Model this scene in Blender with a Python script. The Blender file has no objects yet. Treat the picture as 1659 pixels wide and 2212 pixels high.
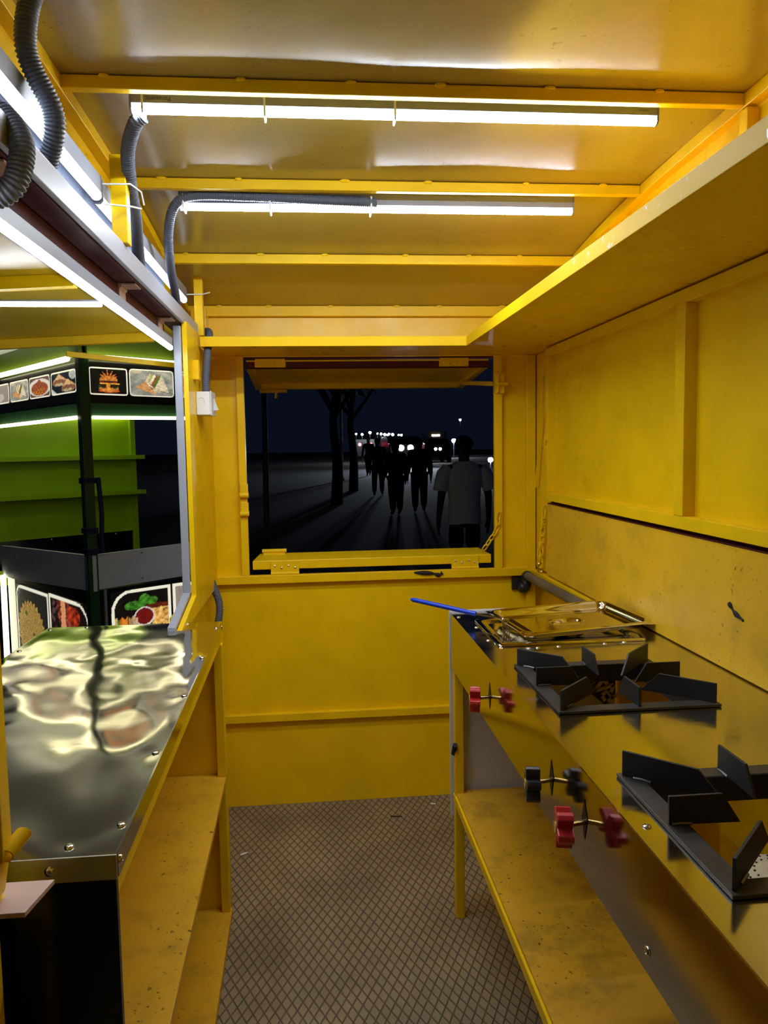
import bpy, bmesh, math, random
import numpy as np
from mathutils import Vector, Matrix, noise
random.seed(7)
S = bpy.context.scene
C = S.collection
PI = math.pi
V = Vector

# ------------------------------------------------------------------ materials
def lin(c):
    return tuple(((v/12.92) if v <= .04045 else ((v+.055)/1.055)**2.4) for v in c)
def hexc(r, g, b): return lin((r/255, g/255, b/255))

class NT:
    def __init__(s, name):
        s.m = bpy.data.materials.new(name); s.m.use_nodes = True
        s.t = s.m.node_tree; s.n = s.t.nodes; s.l = s.t.links
        s.b = s.n['Principled BSDF']
        s._co = None
    def co(s):
        if s._co is None:
            g = s.n.new('ShaderNodeNewGeometry'); s._co = g.outputs['Position']
        return s._co
    def link(s, a, b): s.l.new(a, b)
    def noise(s, scale, detail=3, rough=.5, vec=None, stretch=None):
        n = s.n.new('ShaderNodeTexNoise'); n.inputs['Scale'].default_value = scale
        n.inputs['Detail'].default_value = detail; n.inputs['Roughness'].default_value = rough
        v = vec or s.co()
        if stretch:
            mp = s.n.new('ShaderNodeVectorMath'); mp.operation = 'MULTIPLY'
            mp.inputs[1].default_value = stretch; s.link(v, mp.inputs[0]); v = mp.outputs[0]
        s.link(v, n.inputs['Vector']); return n.outputs['Fac']
    def ramp(s, fac, a, b, lo=0., hi=1.):
        r = s.n.new('ShaderNodeMapRange'); r.clamp = True
        r.inputs[1].default_value = a; r.inputs[2].default_value = b
        r.inputs[3].default_value = lo; r.inputs[4].default_value = hi
        s.link(fac, r.inputs[0]); return r.outputs[0]
    def math(s, op, a, b=None, c=None):
        n = s.n.new('ShaderNodeMath'); n.operation = op
        for i, x in enumerate((a, b, c)):
            if x is None: continue
            if isinstance(x, (int, float)): n.inputs[i].default_value = x
            else: s.link(x, n.inputs[i])
        return n.outputs[0]
    def mix(s, fac, a, b):
        n = s.n.new('ShaderNodeMix'); n.data_type = 'RGBA'
        if isinstance(fac, (int, float)): n.inputs[0].default_value = fac
        else: s.link(fac, n.inputs[0])
        for i, x in ((6, a), (7, b)):
            if isinstance(x, tuple): n.inputs[i].default_value = (*x[:3], 1)
            else: s.link(x, n.inputs[i])
        return n.outputs[2]
    def bump(s, h, strength, dist=.01):
        n = s.n.new('ShaderNodeBump'); n.inputs['Strength'].default_value = strength
        n.inputs['Distance'].default_value = dist; s.link(h, n.inputs['Height'])
        s.link(n.outputs[0], s.b.inputs['Normal']); return n
    def set(s, **k):
        names = dict(col='Base Color', rough='Roughness', metal='Metallic', spec='Specular IOR Level', coat='Coat Weight', coatr='Coat Roughness', em='Emission Color', es='Emission Strength')
        for q, v in k.items():
            i = s.b.inputs[names[q]]
            if isinstance(v, tuple): i.default_value = (*v[:3], 1)
            elif isinstance(v, (int, float)): i.default_value = v
            else: s.link(v, i)
        return s

M = {}
YEL = (.86, .550, .002)
def plain(name, col, rough=.5, metal=0., spec=.5, es=0., em=None, var=0.):
    t = NT(name); t.set(col=col, rough=rough, metal=metal, spec=spec)
    if var:
        n = t.noise(9, 4); c = t.mix(t.ramp(n, .3, .75), col, tuple(v*(1-var) for v in col)); t.set(col=c)
    if es: t.set(em=em or col, es=es)
    M[name] = t.m; return t.m

def paint(name, base, rough=.3, dirt=0., dirtcol=(.10, .055, .015), wave=0., peel=.25, specks=0., low=False, spec=.5, rvar=.17):
    t = NT(name)
    n1 = t.noise(5.5, 4, .6)
    c = t.mix(t.ramp(n1, .35, .75), base, tuple(v*.86 for v in base))
    if dirt:
        n2 = t.noise(11, 6, .65); c = t.mix(t.ramp(n2, .52, .80, 0, dirt), c, dirtcol)
    if specks:
        n3 = t.noise(85, 2, .5); n4 = t.noise(6, 3, .5)
        thr = t.math('MULTIPLY', t.ramp(n3, .66, .70), t.ramp(n4, .40, .62))
        c = t.mix(t.math('MULTIPLY', thr, specks), c, (.02, .012, .006))
    n5 = t.noise(14, 3)
    t.set(col=c, rough=t.ramp(n5, .3, .7, rough*(1-rvar), rough*(1+rvar)), spec=spec)
    h = t.noise(220, 2); 
    if wave:
        w = t.noise(2.6, 2, .4); h = t.math('ADD', t.math('MULTIPLY', w, wave), t.math('MULTIPLY', h, .012))
        t.bump(h, .6, .02)
    else:
        t.bump(h, peel, .0006)
    M[name] = t.m; return t.m

paint('yellow_paint', YEL, .32, dirt=0, peel=.3, spec=.35)
paint('yellow_ceiling_dimmed', (.38, .27, .055), .19, wave=.05, spec=1.0, rvar=.04, specks=.35)  # ceiling dimness put into the colour: duller and darker than the wall yellow
paint('awning_paint', (.62, .42, .02), .25, wave=.05, spec=.6, rvar=.05)
paint('yellow_frame', YEL, .42, dirt=.05, spec=.25)
paint('yellow_worn', (.78, .455, .015), .40, dirt=.45, dirtcol=(.34, .22, .03), specks=.8)
paint('yellow_shelf', (.70, .38, .016), .42, dirt=.40, dirtcol=(.22, .12, .025), specks=.85)
paint('yellow_shelf_dirty', (.68, .36, .016), .45, dirt=.75, dirtcol=(.13, .075, .02), specks=1.)
paint('dark_red_paint', (.085, .012, .018), .5, spec=.25)
paint('lime_paint', (.36, .64, .004), .35)
paint('dark_green_paint', (.02, .085, .03), .4)
paint('mid_green_paint', (.16, .26, .02), .4)
plain('reflector_sheet', (.62, .68, .86), .5)  # pale blue finish for the added sheet mirrored in the left counter

def lip_mat():
    t = NT('yellow_lip')
    n = t.noise(5.5, 4); c = t.mix(t.ramp(n, .35, .75), YEL, tuple(v*.9 for v in YEL))
    sep = t.n.new('ShaderNodeSeparateXYZ'); t.link(t.co(), sep.inputs[0])
    near = t.ramp(sep.outputs['Y'], 1.75, 1.25)
    f = t.noise(16, 5, .7)
    peelm = t.math('MULTIPLY', t.ramp(f, .60, .63), near)
    c = t.mix(peelm, c, (.82, .84, .86))
    t.set(col=c, rough=t.ramp(peelm, 0, 1, .55, .2), spec=.2); t.bump(t.math('ADD', peelm, t.noise(90, 3)), .3, .001)
    M['yellow_lip'] = t.m
lip_mat()

def steel(name, col=(.60, .585, .555), r0=.10, r1=.22, brush=0., smear=0.):
    t = NT(name)
    n = t.noise(7, 5, .6)
    r = t.ramp(n, .3, .75, r0, r1)
    if smear:
        sm = t.noise(13, 4, .6); r = t.math('ADD', r, t.ramp(sm, .58, .72, 0, smear))
    t.set(col=col, metal=1., rough=r)
    sc = t.noise(60, 3, .5, stretch=(1, 40 if brush else 1, 1))
    t.bump(sc, .035 + brush, .0006)
    M[name] = t.m
steel('steel_wavy', (.70, .67, .60), .06, .13)
steel('steel_stove', (.60, .585, .55), .09, .20, smear=.14)
steel('steel_skirt', (.58, .55, .52), .30, .45)
steel('steel_front', (.54, .525, .50), .10, .17)
steel('steel_polished', (.72, .69, .64), .05, .10)
steel('screw_steel', (.75, .75, .75), .15, .3)
steel('brass', (.70, .50, .17), .2, .3)

plain('white_metal', (.33, .35, .42), .38)
plain('batten_housing', (.24, .25, .36), .45)
plain('batten_housing_white', (.22, .24, .30), .45)
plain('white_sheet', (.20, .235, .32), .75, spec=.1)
plain('white_plastic', (.72, .73, .74), .45)
plain('white_board', (.55, .56, .58), .5)
plain('grey_cap', (.16, .18, .24), .5)
plain('cable_tie', (.75, .75, .75), .4)
plain('hose_grey', (.085, .10, .14), .55)
plain('pipe_grey', (.135, .115, .085), .45, var=.5)
plain('black_fitting', (.012, .012, .013), .4)
plain('black_iron', (.020, .020, .022), .55, var=.5)
plain('iron_ring', (.10, .09, .08), .48, metal=.6, var=.6)
plain('weld', (.16, .17, .18), .4, metal=.7)
plain('black_panel', (.006, .006, .006), .18)
plain('red_plastic', (.44, .020, .024), .3)
plain('black_plastic', (.013, .015, .02), .3)
plain('brass_cap', (.55, .42, .08), .4)
plain('blue_plastic', (.006, .045, .55), .3)
plain('blue_strap', (.004, .010, .06), .6)
plain('print_black', (.006, .006, .007), .5)
plain('print_white', (.58, .58, .58), .5)
plain('ink', (.06, .07, .11), .6)
plain('silver_panel', (.74, .80, .92), .45, var=.08)
plain('sign_black', (.010, .010, .010), .25)
plain('soot', (.012, .010, .009), .8)
plain('rust_bare', (.62, .42, .34), .45, var=.3)
plain('litter_white', (.8, .8, .78), .7)
plain('dark_debris', (.012, .010, .010), .8)
plain('cast_iron', (.03, .03, .03), .6)
plain('burner_cream', (.55, .46, .30), .4)
plain('asphalt', (.024, .025, .027), .9, var=.4)
plain('skin_dark', (.075, .035, .02), .55)
plain('skin_mid', (.16, .08, .05), .55)
plain('hair', (.006, .005, .005), .6)
plain('tee_white', (.80, .80, .80), .85)
plain('cloth_black', (.010, .010, .013), .9)
plain('cloth_navy', (.012, .016, .03), .9)
plain('cloth_grey', (.022, .022, .026), .9)
plain('bark', (.012, .010, .008), .9)
plain('leaf_dark', (.006, .010, .005), .8)
plain('pole_grey', (.05, .055, .065), .6)
plain('car_dark', (.012, .013, .016), .25)
plain('car_glass', (.01, .012, .015), .08)
plain('tyre', (.01, .01, .01), .9)
def glow(name, col, s):
    t = NT(name); t.set(col=(.8, .8, .8), em=col, es=s, rough=.4); M[name] = t.m
glow('tube_glow', (.84, .92, 1.0), 38.)
glow('tube_glow_side', (.84, .92, 1.0), 2.0)
glow('tube_glow_upper_side', (.80, .90, 1.0), 1.4)
glow('tube_glow_outer_side', (.86, .92, 1.0), 4.)
glow('tube_glow_upper', (.80, .90, 1.0), 3.2)
glow('tube_glow_outer', (.86, .92, 1.0), 14.)
glow('kiosk_glow', (1.0, .90, .56), 1.7)
glow('strip_glow', (1.0, .93, .62), .3)
glow('headlamp_glow', (.75, .85, 1.0), 300.)
glow('lamp_white', (.85, .92, 1.0), 60.)
glow('lamp_warm', (1.0, .72, .35), 14.)
glow('lamp_red', (1.0, .03, .05), 12.)

def floor_mat():
    t = NT('diamond_floor')
    sep = t.n.new('ShaderNodeSeparateXYZ'); t.link(t.co(), sep.inputs[0])
    wob = t.math('MULTIPLY', t.noise(3, 2), .12)
    u = t.math('MULTIPLY', sep.outputs['X'], 1/.0285); v = t.math('MULTIPLY', sep.outputs['Y'], 1/.058)
    a = t.math('PINGPONG', t.math('ADD', t.math('ADD', u, v), wob), .5)
    b = t.math('PINGPONG', t.math('ADD', t.math('SUBTRACT', u, v), 40.), .5)
    d = t.math('MINIMUM', a, b)
    line = t.ramp(d, .035, .10, 1., 0.)
    n1 = t.noise(3.2, 5, .6); n2 = t.noise(38, 4, .6)
    base = t.mix(t.ramp(n1, .3, .7), (.32, .245, .140), (.19, .140, .080))
    base = t.mix(t.ramp(n2, .55, .8, 0, .6), base, (.34, .27, .17))
    c = t.mix(t.math('MULTIPLY', line, t.ramp(n2, .2, .6, .6, .95)), base, (.055, .038, .024))
    n3 = t.noise(120, 2); spk = t.math('MULTIPLY', t.ramp(n3, .74, .77), t.ramp(n1, .45, .6))
    c = t.mix(spk, c, (.5, .45, .35))
    t.set(col=c, rough=t.ramp(n1, .3, .7, .42, .62), spec=.4)
    h = t.math('ADD', t.math('MULTIPLY', line, -1.), t.math('MULTIPLY', n2, .35))
    t.bump(h, .6, .0035); M['diamond_floor'] = t.m
floor_mat()

def print_mat():
    t = NT('food_print')
    a = t.n.new('ShaderNodeVertexColor'); a.layer_name = 'Col'
    t.set(col=a.outputs['Color'], em=a.outputs['Color'], es=.26, rough=.3)
    M['food_print'] = t.m
print_mat()

# ------------------------------------------------------------------ mesh building
WL = {}
def wl(o): return WL.get(o.name, V((0, 0, 0))) if o else V((0, 0, 0))

class MB:
    def __init__(s): s.b = bmesh.new(); s.mats = []; s.cur = 0
    def mat(s, name):
        if name not in s.mats: s.mats.append(name)
        s.cur = s.mats.index(name); return s
    def _f(s, vs):
        try:
            f = s.b.faces.new(vs); f.material_index = s.cur; return f
        except ValueError: return None
    def box(s, x0, x1, y0, y1, z0, z1):
        return s.hexa([(x0, y0, z0), (x1, y0, z0), (x1, y1, z0), (x0, y1, z0), (x0, y0, z1), (x1, y0, z1), (x1, y1, z1), (x0, y1, z1)])
    def hexa(s, p):
        v = [s.b.verts.new(q) for q in p]
        for f in ((3, 2, 1, 0), (4, 5, 6, 7), (0, 1, 5, 4), (1, 2, 6, 5), (2, 3, 7, 6), (3, 0, 4, 7)): s._f([v[i] for i in f])
        return s
    def bar(s, p0, p1, w, h, up=(0, 0, 1)):
        p0, p1 = V(p0), V(p1); d = (p1-p0).normalized(); u = V(up)
        r = d.cross(u).normalized()*w/2; u = r.cross(d).normalized()*h/2
        return s.hexa([p0-r-u, p0+r-u, p1+r-u, p1-r-u, p0-r+u, p0+r+u, p1+r+u, p1-r+u])
    def prism(s, poly, off):
        a = [s.b.verts.new(p) for p in poly]; o = V(off); b = [s.b.verts.new(V(p)+o) for p in poly]
        s._f(a[::-1]); s._f(b); n = len(a)
        for i in range(n): s._f([a[i], a[(i+1) % n], b[(i+1) % n], b[i]])
        return s
    def rings(s, rs, cap=True, closed=False):
        R = [[s.b.verts.new(p) for p in r] for r in rs]; n = len(R[0])
        for i in range(len(R)-(0 if closed else 1)):
            A, B = R[i], R[(i+1) % len(R)]
            for k in range(n): s._f([A[k], A[(k+1) % n], B[(k+1) % n], B[k]])
        if cap and not closed: s._f(R[0][::-1]); s._f(R[-1])
        return s
    def path(s, pts, rad, seg=10, cap=True, closed=False):
        pts = [V(p) for p in pts]; n = len(pts); rs = []; r = None
        for i, p in enumerate(pts):
            if closed: d = (pts[(i+1) % n]-pts[i-1]).normalized()
            else: d = (pts[min(i+1, n-1)]-pts[max(i-1, 0)]).normalized()
            if r is None: r = d.orthogonal().normalized()
            r = (r-d*r.dot(d)).normalized(); u = d.cross(r)
            q = rad(i) if callable(rad) else rad
            rs.append([p+(r*math.cos(2*PI*k/seg)+u*math.sin(2*PI*k/seg))*q for k in range(seg)])
        return s.rings(rs, cap, closed)
    def cyl(s, p0, p1, r, seg=16): return s.path([p0, p1], r, seg)
    def ball(s, c, r, seg=10, sc=(1, 1, 1)):
        c = V(c); rs = []
        for i in range(1, seg):
            t = PI*i/seg
            rs.append([c+V((r*sc[0]*math.sin(t)*math.cos(2*PI*k/(seg*2)), r*sc[1]*math.sin(t)*math.sin(2*PI*k/(seg*2)), -r*sc[2]*math.cos(t))) for k in range(seg*2)])
        return s.rings(rs)
    def cells(s, f, us, vs, skip=lambda i, j: False):
        """a sheet over a grid; f(u,v) gives the point"""
        g = [[s.b.verts.new(f(u, v)) for v in vs] for u in us]
        for i in range(len(us)-1):
            for j in range(len(vs)-1):
                if not skip(i, j): s._f([g[i][j], g[i+1][j], g[i+1][j+1], g[i][j+1]])
        loose = [v for v in s.b.verts if not v.link_faces]
        for v in loose: s.b.verts.remove(v)
        return s
    def build(s, name, mat=None, parent=None, bevel=0., smooth=False, solid=0., **props):
        bmesh.ops.recalc_face_normals(s.b, faces=s.b.faces) if not solid else None
        off = wl(parent)
        for v in s.b.verts: v.co -= off
        me = bpy.data.meshes.new(name); s.b.to_mesh(me); s.b.free()
        for k in (s.mats or [mat]): me.materials.append(M[k])
        if smooth:
            me.polygons.foreach_set('use_smooth', [True]*len(me.polygons))
        o = bpy.data.objects.new(name, me); C.objects.link(o)
        if smooth:
            try: me.set_sharp_from_angle(angle=math.radians(38))
            except Exception: pass
        if solid:
            m = o.modifiers.new('Solidify', 'SOLIDIFY'); m.thickness = solid; m.offset = 0
        if bevel:
            m = o.modifiers.new('Bevel', 'BEVEL'); m.width = bevel; m.segments = 2; m.limit_method = 'ANGLE'; m.harden_normals = False
        if parent: o.parent = parent
        WL[o.name] = V(off)
        for k, v in props.items(): o[k] = v
        return o

def thing(name, label, cat, loc=(0, 0, 0), group=None):
    o = bpy.data.objects.new(name, None); C.objects.link(o); o.location = loc; o.empty_display_size = .05
    o['label'] = label; o['category'] = cat
    if group: o['group'] = group
    WL[o.name] = V(loc); return o
def struct(name, m, mat=None, **k):
    return m.build(name, mat, kind='structure', **k)
TN = [0]
def trim(m, mat='yellow_frame', bevel=.002, **k):
    TN[0] += 1; return struct('trim_%d' % TN[0], m, mat, bevel=bevel, **k)
def box(*a): return MB().box(*a)
def screw(p, n, r, parent, name='screw'):
    p, n = V(p), V(n).normalized(); m = MB()
    t = n.orthogonal().normalized(); b = n.cross(t)
    def ring(rr, h): return [p+n*h+(t*math.cos(2*PI*k/12)+b*math.sin(2*PI*k/12))*rr for k in range(12)]
    m.rings([ring(r, -.001), ring(r, .0005), ring(r*.85, .0018), ring(r*.45, .0026), ring(r*.38, .0012), ring(.0002, .0012)])
    return m.build(name, 'screw_steel', parent, smooth=True)
def spline(pts, n):
    pts = [V(p) for p in pts]; P = [pts[0]*2-pts[1]]+pts+[pts[-1]*2-pts[-2]]; out = []
    for i in range(len(pts)-1):
        a, b, c, d = P[i:i+4]
        for k in range(n):
            t = k/n
            out.append(.5*((2*b)+(c-a)*t+(2*a-5*b+4*c-d)*t*t+(3*b-a-3*c+d)*t**3))
    out.append(pts[-1]); return out
def corrugated(pts, r, pitch=.0058):
    dense = spline(pts, 60); L = [0]
    for a, b in zip(dense, dense[1:]): L.append(L[-1]+(b-a).length)
    n = int(L[-1]/pitch)*4; res = []; j = 0
    for i in range(n+1):
        s = L[-1]*i/n
        while j < len(L)-2 and L[j+1] < s: j += 1
        res.append(dense[j].lerp(dense[j+1], (s-L[j])/max(1e-9, L[j+1]-L[j])))
    return MB().path(res, lambda i: r*(1.0 if i % 4 in (0, 1) else .87), 14)
def text_mesh(name, body, size, mtx, mat, parent, ext=.0003, font_bold=0.):
    cu = bpy.data.curves.new(name, 'FONT'); cu.body = body; cu.size = size; cu.extrude = ext; cu.offset = font_bold
    cu.align_x = 'CENTER'; cu.align_y = 'CENTER'
    o = bpy.data.objects.new(name+'_tmp', cu); C.objects.link(o)
    dg = bpy.context.evaluated_depsgraph_get(); me = bpy.data.meshes.new_from_object(o.evaluated_get(dg))
    bpy.data.objects.remove(o)
    off = Matrix.Translation(-wl(parent)); me.transform(off @ mtx); me.materials.clear(); me.materials.append(M[mat])
    q = bpy.data.objects.new(name, me); C.objects.link(q); q.parent = parent; WL[q.name] = wl(parent); return q

# ------------------------------------------------------------------ camera
H = 1.45
def cam_basis(yaw, pitch, roll):
    cy, sy, cp, sp, cr, sr = math.cos(yaw), math.sin(yaw), math.cos(pitch), math.sin(pitch), math.cos(roll), math.sin(roll)
    f = V((sy*cp, cy*cp, -sp)); r = V((cy, -sy, 0)); u = r.cross(f)
    return cr*r+sr*u, -sr*r+cr*u, f
cr_, cu_, cf_ = cam_basis(.09256967, .08277579, -.01620832)
cd = bpy.data.cameras.new('camera'); cam = bpy.data.objects.new('camera', cd); C.objects.link(cam)
mw = Matrix((( cr_.x, cu_.x, -cf_.x, 0), (cr_.y, cu_.y, -cf_.y, 0), (cr_.z, cu_.z, -cf_.z, H), (0, 0, 0, 1)))
cam.matrix_world = mw
cd.sensor_fit = 'VERTICAL'; cd.sensor_height = 24.; cd.lens = 24.*1650/2212; cd.clip_start = .02; cd.clip_end = 800
S.camera = cam

# ------------------------------------------------------------------ room shell
struct('floor', box(-.62, .95, -.6, 3.08, -.03, 0), 'diamond_floor')
def wall_sheet(f, us, vs, skip, th):
    m = MB(); m.cells(f, us, vs, skip)
    g = bmesh.ops.extrude_face_region(m.b, geom=m.b.faces[:])
    for v in [e for e in g['geom'] if isinstance(e, bmesh.types.BMVert)]: v.co += V(th)
    return m
struct('wall_back', wall_sheet(lambda u, v: V((u, 3.06, v)), [-.43, -.27, .748, .97], [-.05, .945, 1.815, 2.03], lambda i, j: i == 1 and j == 1, (0, .03, 0)), 'yellow_paint')
struct('wall_right', box(.93, .955, -.6, 3.06, -.03, 2.2), 'yellow_paint')
struct('wall_front', box(-.64, .97, -.63, -.6, -.03, 2.2), 'yellow_paint')
# left wall: pieces round the serving hatch
m = wall_sheet(lambda u, v: V((-.40, u, v)), [2.20, 2.5, 3.06], [.92, .985, 1.86], lambda i, j: i == 0 and j == 1, (.015, 0, 0))
for v in m.b.verts:
    if abs(v.co.y-2.20) < 1e-4 and abs(v.co.z-.985) < 1e-4: v.co.z = .935
struct('wall_left', m, 'yellow_paint')
struct('wall_left_lower', box(-.44, -.42, 2.325, 3.06, 0, .95), 'yellow_paint')
struct('wall_left_upper', box(-.50, -.485, -.6, 3.06, 1.86, 2.2), 'yellow_paint')
# ceiling: arched sheet with gentle dents
CP = [(-.62, 2.185), (.2, 2.183), (.9, 2.179), (1.56, 2.170), (2.08, 2.153), (2.62, 2.098), (3.07, 2.002)]
def ceil_z(y):
    for i in range(len(CP)-1):
        if y <= CP[i+1][0] or i == len(CP)-2:
            p = [CP[max(i-1, 0)], CP[i], CP[i+1], CP[min(i+2, len(CP)-1)]]
            t = (y-p[1][0])/(p[2][0]-p[1][0]); h = p[2][0]-p[1][0]
            m0 = (p[2][1]-p[0][1])/max(1e-6, p[2][0]-p[0][0])*h; m1 = (p[3][1]-p[1][1])/max(1e-6, p[3][0]-p[1][0])*h
            return (2*t**3-3*t*t+1)*p[1][1]+(t**3-2*t*t+t)*m0+(-2*t**3+3*t*t)*p[2][1]+(t**3-t*t)*m1
def ceil_p(x, y):
    n = noise.noise(V((x*3.1, y*2.6, 1.7)))*.0045+noise.noise(V((x*7, y*6.5, 4.2)))*.0009
    k = min(1, min(abs(y-b) for b in (1.572, 2.078, 2.62, 3.05))/.08)
    return V((x, y, ceil_z(y)+n*k))
struct('ceiling', MB().cells(ceil_p, [-.5+1.46*i/90 for i in range(91)], [-.62+3.70*i/210 for i in range(211)]), 'yellow_ceiling_dimmed', smooth=True)
for yb, zb in ((1.56, 2.143), (2.065, 2.126), (2.61, 2.067), (3.035, 1.968)):
    m = box(-.47, .905, yb, yb+.022, zb, ceil_z(yb)-.0022)
    trim(m)
    for q in range(6):
        xw = -.36+.225*q+random.uniform(-.05, .05); wz = ceil_z(yb)-.004
        m = MB().ball((xw, yb-.001, wz), .006, 5, (1.6+random.random(), .7, .8)); trim(m, 'yellow_frame', 0)
def rail(x0, x1, drop=.03):
    ys = [-.6+3.65*i/40 for i in range(41)]
    return MB().rings([[V((x0, y, ceil_z(y)-drop)), V((x1, y, ceil_z(y)-drop)), V((x1, y, ceil_z(y)-.001)), V((x0, y, ceil_z(y)-.001))] for y in ys])
trim(rail(.905, .932)); trim(rail(-.487, -.458))
trim(box(.902, .93, 1.545, 1.575, 1.83, 2.135))                      # post above the shelf
# back wall frame tubes
trim(box(-.386, .905, 3.034, 3.06, .922, .955))
trim(box(-.287, -.258, 3.036, 3.06, .955, 1.815))
trim(box(.735, .766, 3.036, 3.06, .955, 1.815))
trim(box(.866, .902, 3.03, 3.06, 0, 1.815))
trim(box(-.40, .866, 3.036, 3.06, .356, .388))
trim(MB().box(-.268, -.262, 3.05, 3.092, .947, 1.813).box(.741, .746, 3.05, 3.092, .947, 1.813), 'dark_red_paint', 0)
trim(box(-.27, .748, 3.062, 3.09, 1.806, 1.8145), 'dark_red_paint', 0)
# right wall sheets and rails round the side hatch
trim(box(.907, .93, 2.845, 3.057, .955, 1.815), 'yellow_paint')
trim(box(.885, .925, 2.20, 3.03, .925, .948))
trim(box(.91, .93, 2.835, 2.845, 1.235, 1.815), 'dark_red_paint', 0)
trim(box(.916, .93, -.3, 2.84, 1.20, 1.26), 'dark_red_paint', 0)
# left hatch: white angle trims, header with red soffit, clerestory sheet, posts
trim(box(-.425, -.402, 2.482, 2.5, .995, 1.845), 'white_metal')
trim(MB().prism([(-.425, 2.482, .985), (-.402, 2.482, .985), (-.402, 2.482, .997), (-.425, 2.482, .997)], (0, -.275, -.05)), 'white_metal', .001)
trim(box(-.403, -.392, .85, 2.965, 1.855, 1.900), 'white_metal', .002)
trim(box(-.455, -.404, .85, 2.96, 1.853, 1.897), 'dark_red_paint')
m = MB(); pts = [(-.463, .3, 1.898), (-.463, 2.72, 1.898)]+[(-.463, 2.72-.16*math.sin(t*PI/16), 1.898+.15*(1-math.cos(t*PI/16))) for t in range(1, 9)]+[(-.463, .3, 2.048)]
m.prism(pts, (-.004, 0, 0)); trim(m, 'white_sheet', 0)
trim(box(-.416, -.383, 1.73, 1.765, 1.90, 2.085))
trim(box(-.402, -.372, 2.80, 2.83, 1.86, 2.065))
trim(MB().box(-.41, -.361, .872, .90, .985, 1.86).box(-.42, -.383, .875, .905, 0, .984), 'yellow_paint')       # near hatch post
trim(box(-.44, -.385, 2.965, 3.055, 1.82, 1.99), 'yellow_paint')

# ------------------------------------------------------------------ overhead shelf
t = thing('overhead_shelf', 'yellow L shaped overhead metal shelf running along the back and right walls', 'shelf', (.56, 2.74, 1.815))
m = MB(); m.prism([(-.378, 2.745, 1.817), (.567, 2.745, 1.817), (.567, -.35, 1.817), (.928, -.35, 1.817), (.928, 3.055, 1.817), (-.378, 3.055, 1.817)], (0, 0, .004))
m.build('shelf_board', 'yellow_paint', t)
box(-.378, .5645, 2.742, 2.748, 1.814, 1.848).build('back_lip', 'yellow_lip', t, bevel=.001)
MB().bar((.565, -.35, 1.831), (.565, 2.747, 1.831), .006, .034).build('side_lip', 'yellow_lip', t, bevel=.001, label='yellow lip with peeling white film')

# ------------------------------------------------------------------ side hatch flaps (right wall)
t = thing('hatch_flap', 'large closed yellow upper side hatch flap with square tube frame on right wall', 'hatch', (.9, 1.3, 1.245))
m = MB(); y0, y1, z0, z1 = -.3, 2.832, 1.245, 1.812
m.box(.878, .914, y0, y1, z0, z0+.032).box(.878, .914, y0, y1, z1-.032, z1).box(.878, .914, y1-.03, y1, z0+.032, z1-.032)
m.build('frame', 'yellow_frame', t, bevel=.002)
box(.876, .914, 1.742, 1.79, z0+.032, z1-.032).build('mullion', 'yellow_frame', t, bevel=.002)
box(.908, .913, y0, 1.742, z0+.02, z1-.02).build('panel', 'yellow_paint', t)
box(.908, .913, 1.79, y1-.03, z0+.02, z1-.02).build('panel', 'yellow_paint', t)
m = MB(); m.prism([(.872, 2.84, 1.47), (.872, 2.815, 1.488), (.872, 2.80, 1.47), (.872, 2.815, 1.452)], (.008, 0, 0)); m.build('latch_tab', 'yellow_frame', t)
t = thing('lower_hatch_flap', 'scuffed yellow lower side hatch flap standing behind the stove', 'hatch', (.9, 1.3, .95))
box(.893, .913, -.3, 2.852, .955, 1.229).build('panel', 'yellow_worn', t, bevel=.002)
box(.894, .913, -.3, 2.848, 1.229, 1.233).build('top_edge', 'dark_red_paint', t, label='dark red painted top edge')
m = MB(); p = [(.892, 1.555, 1.105), (.8915, 1.535, 1.09), (.892, 1.50, 1.078)]
m.path(spline(p, 6), lambda i: .004+.002*math.sin(i), 8).build('soot_mark', 'soot', t)
t = thing('hatch_prop', 'thin yellow metal prop bar hanging from a plate in the far right corner', 'prop', (.9, 2.9, 1.70))
box(.898, .9065, 2.865, 2.925, 1.672, 1.742).build('plate', 'yellow_frame', t, bevel=.001)
MB().bar((.890, 2.873, 1.715), (.893, 2.988, 1.285), .006, .014, (1, 0, 0)).build('bar', 'yellow_frame', t, bevel=.001)
MB().cyl((.899, 2.872, 1.705), (.882, 2.872, 1.705), .006).build('pivot', 'yellow_frame', t)

def link_mesh(c, d, roll, L, W, w):
    d = V(d).normalized(); a = d.orthogonal().normalized(); b = d.cross(a)
    n = a*math.cos(roll)+b*math.sin(roll); c = V(c); pts = []; r = W/2-w; s = L/2-w-r
    for k in range(9): q = PI*k/8; pts.append(c+d*(s+r*math.sin(q))+n*r*math.cos(q))
    for k in range(9): q = PI*k/8; pts.append(c-d*(s+r*math.sin(q))-n*r*math.cos(q))
    return MB().path(pts, w, 8, closed=True)
def chain(name, label, pts, L=.036, W=.023, w=.0033, mat='yellow_frame'):
    t = thing(name, label, 'chain', pts[0])
    dense = spline(pts, 30); pitch = L-2.3*w*2*.75; acc = 0; last = dense[0]; k = 0; want = 0
    for a, b in zip(dense, dense[1:]):
        acc += (b-a).length
        if acc >= want:
            link_mesh(a, b-a, (PI/2)*(k % 2)+.35, L, W, w).build('link', mat, t, smooth=True); k += 1; want += pitch
    return t
chain('hatch_chain', 'yellow painted chain from the rear hatch jamb down to its lower flap', [(.748, 3.028, 1.172), (.742, 3.03, 1.12), (.715, 3.045, 1.07), (.69, 3.06, 1.028)])
t = chain('side_chain', 'yellow chain hanging loose on right wall beside the lower flap', [(.893, 2.885, 1.205), (.889, 2.89, 1.13), (.888, 2.905, 1.02), (.888, 2.912, .985)])
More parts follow.
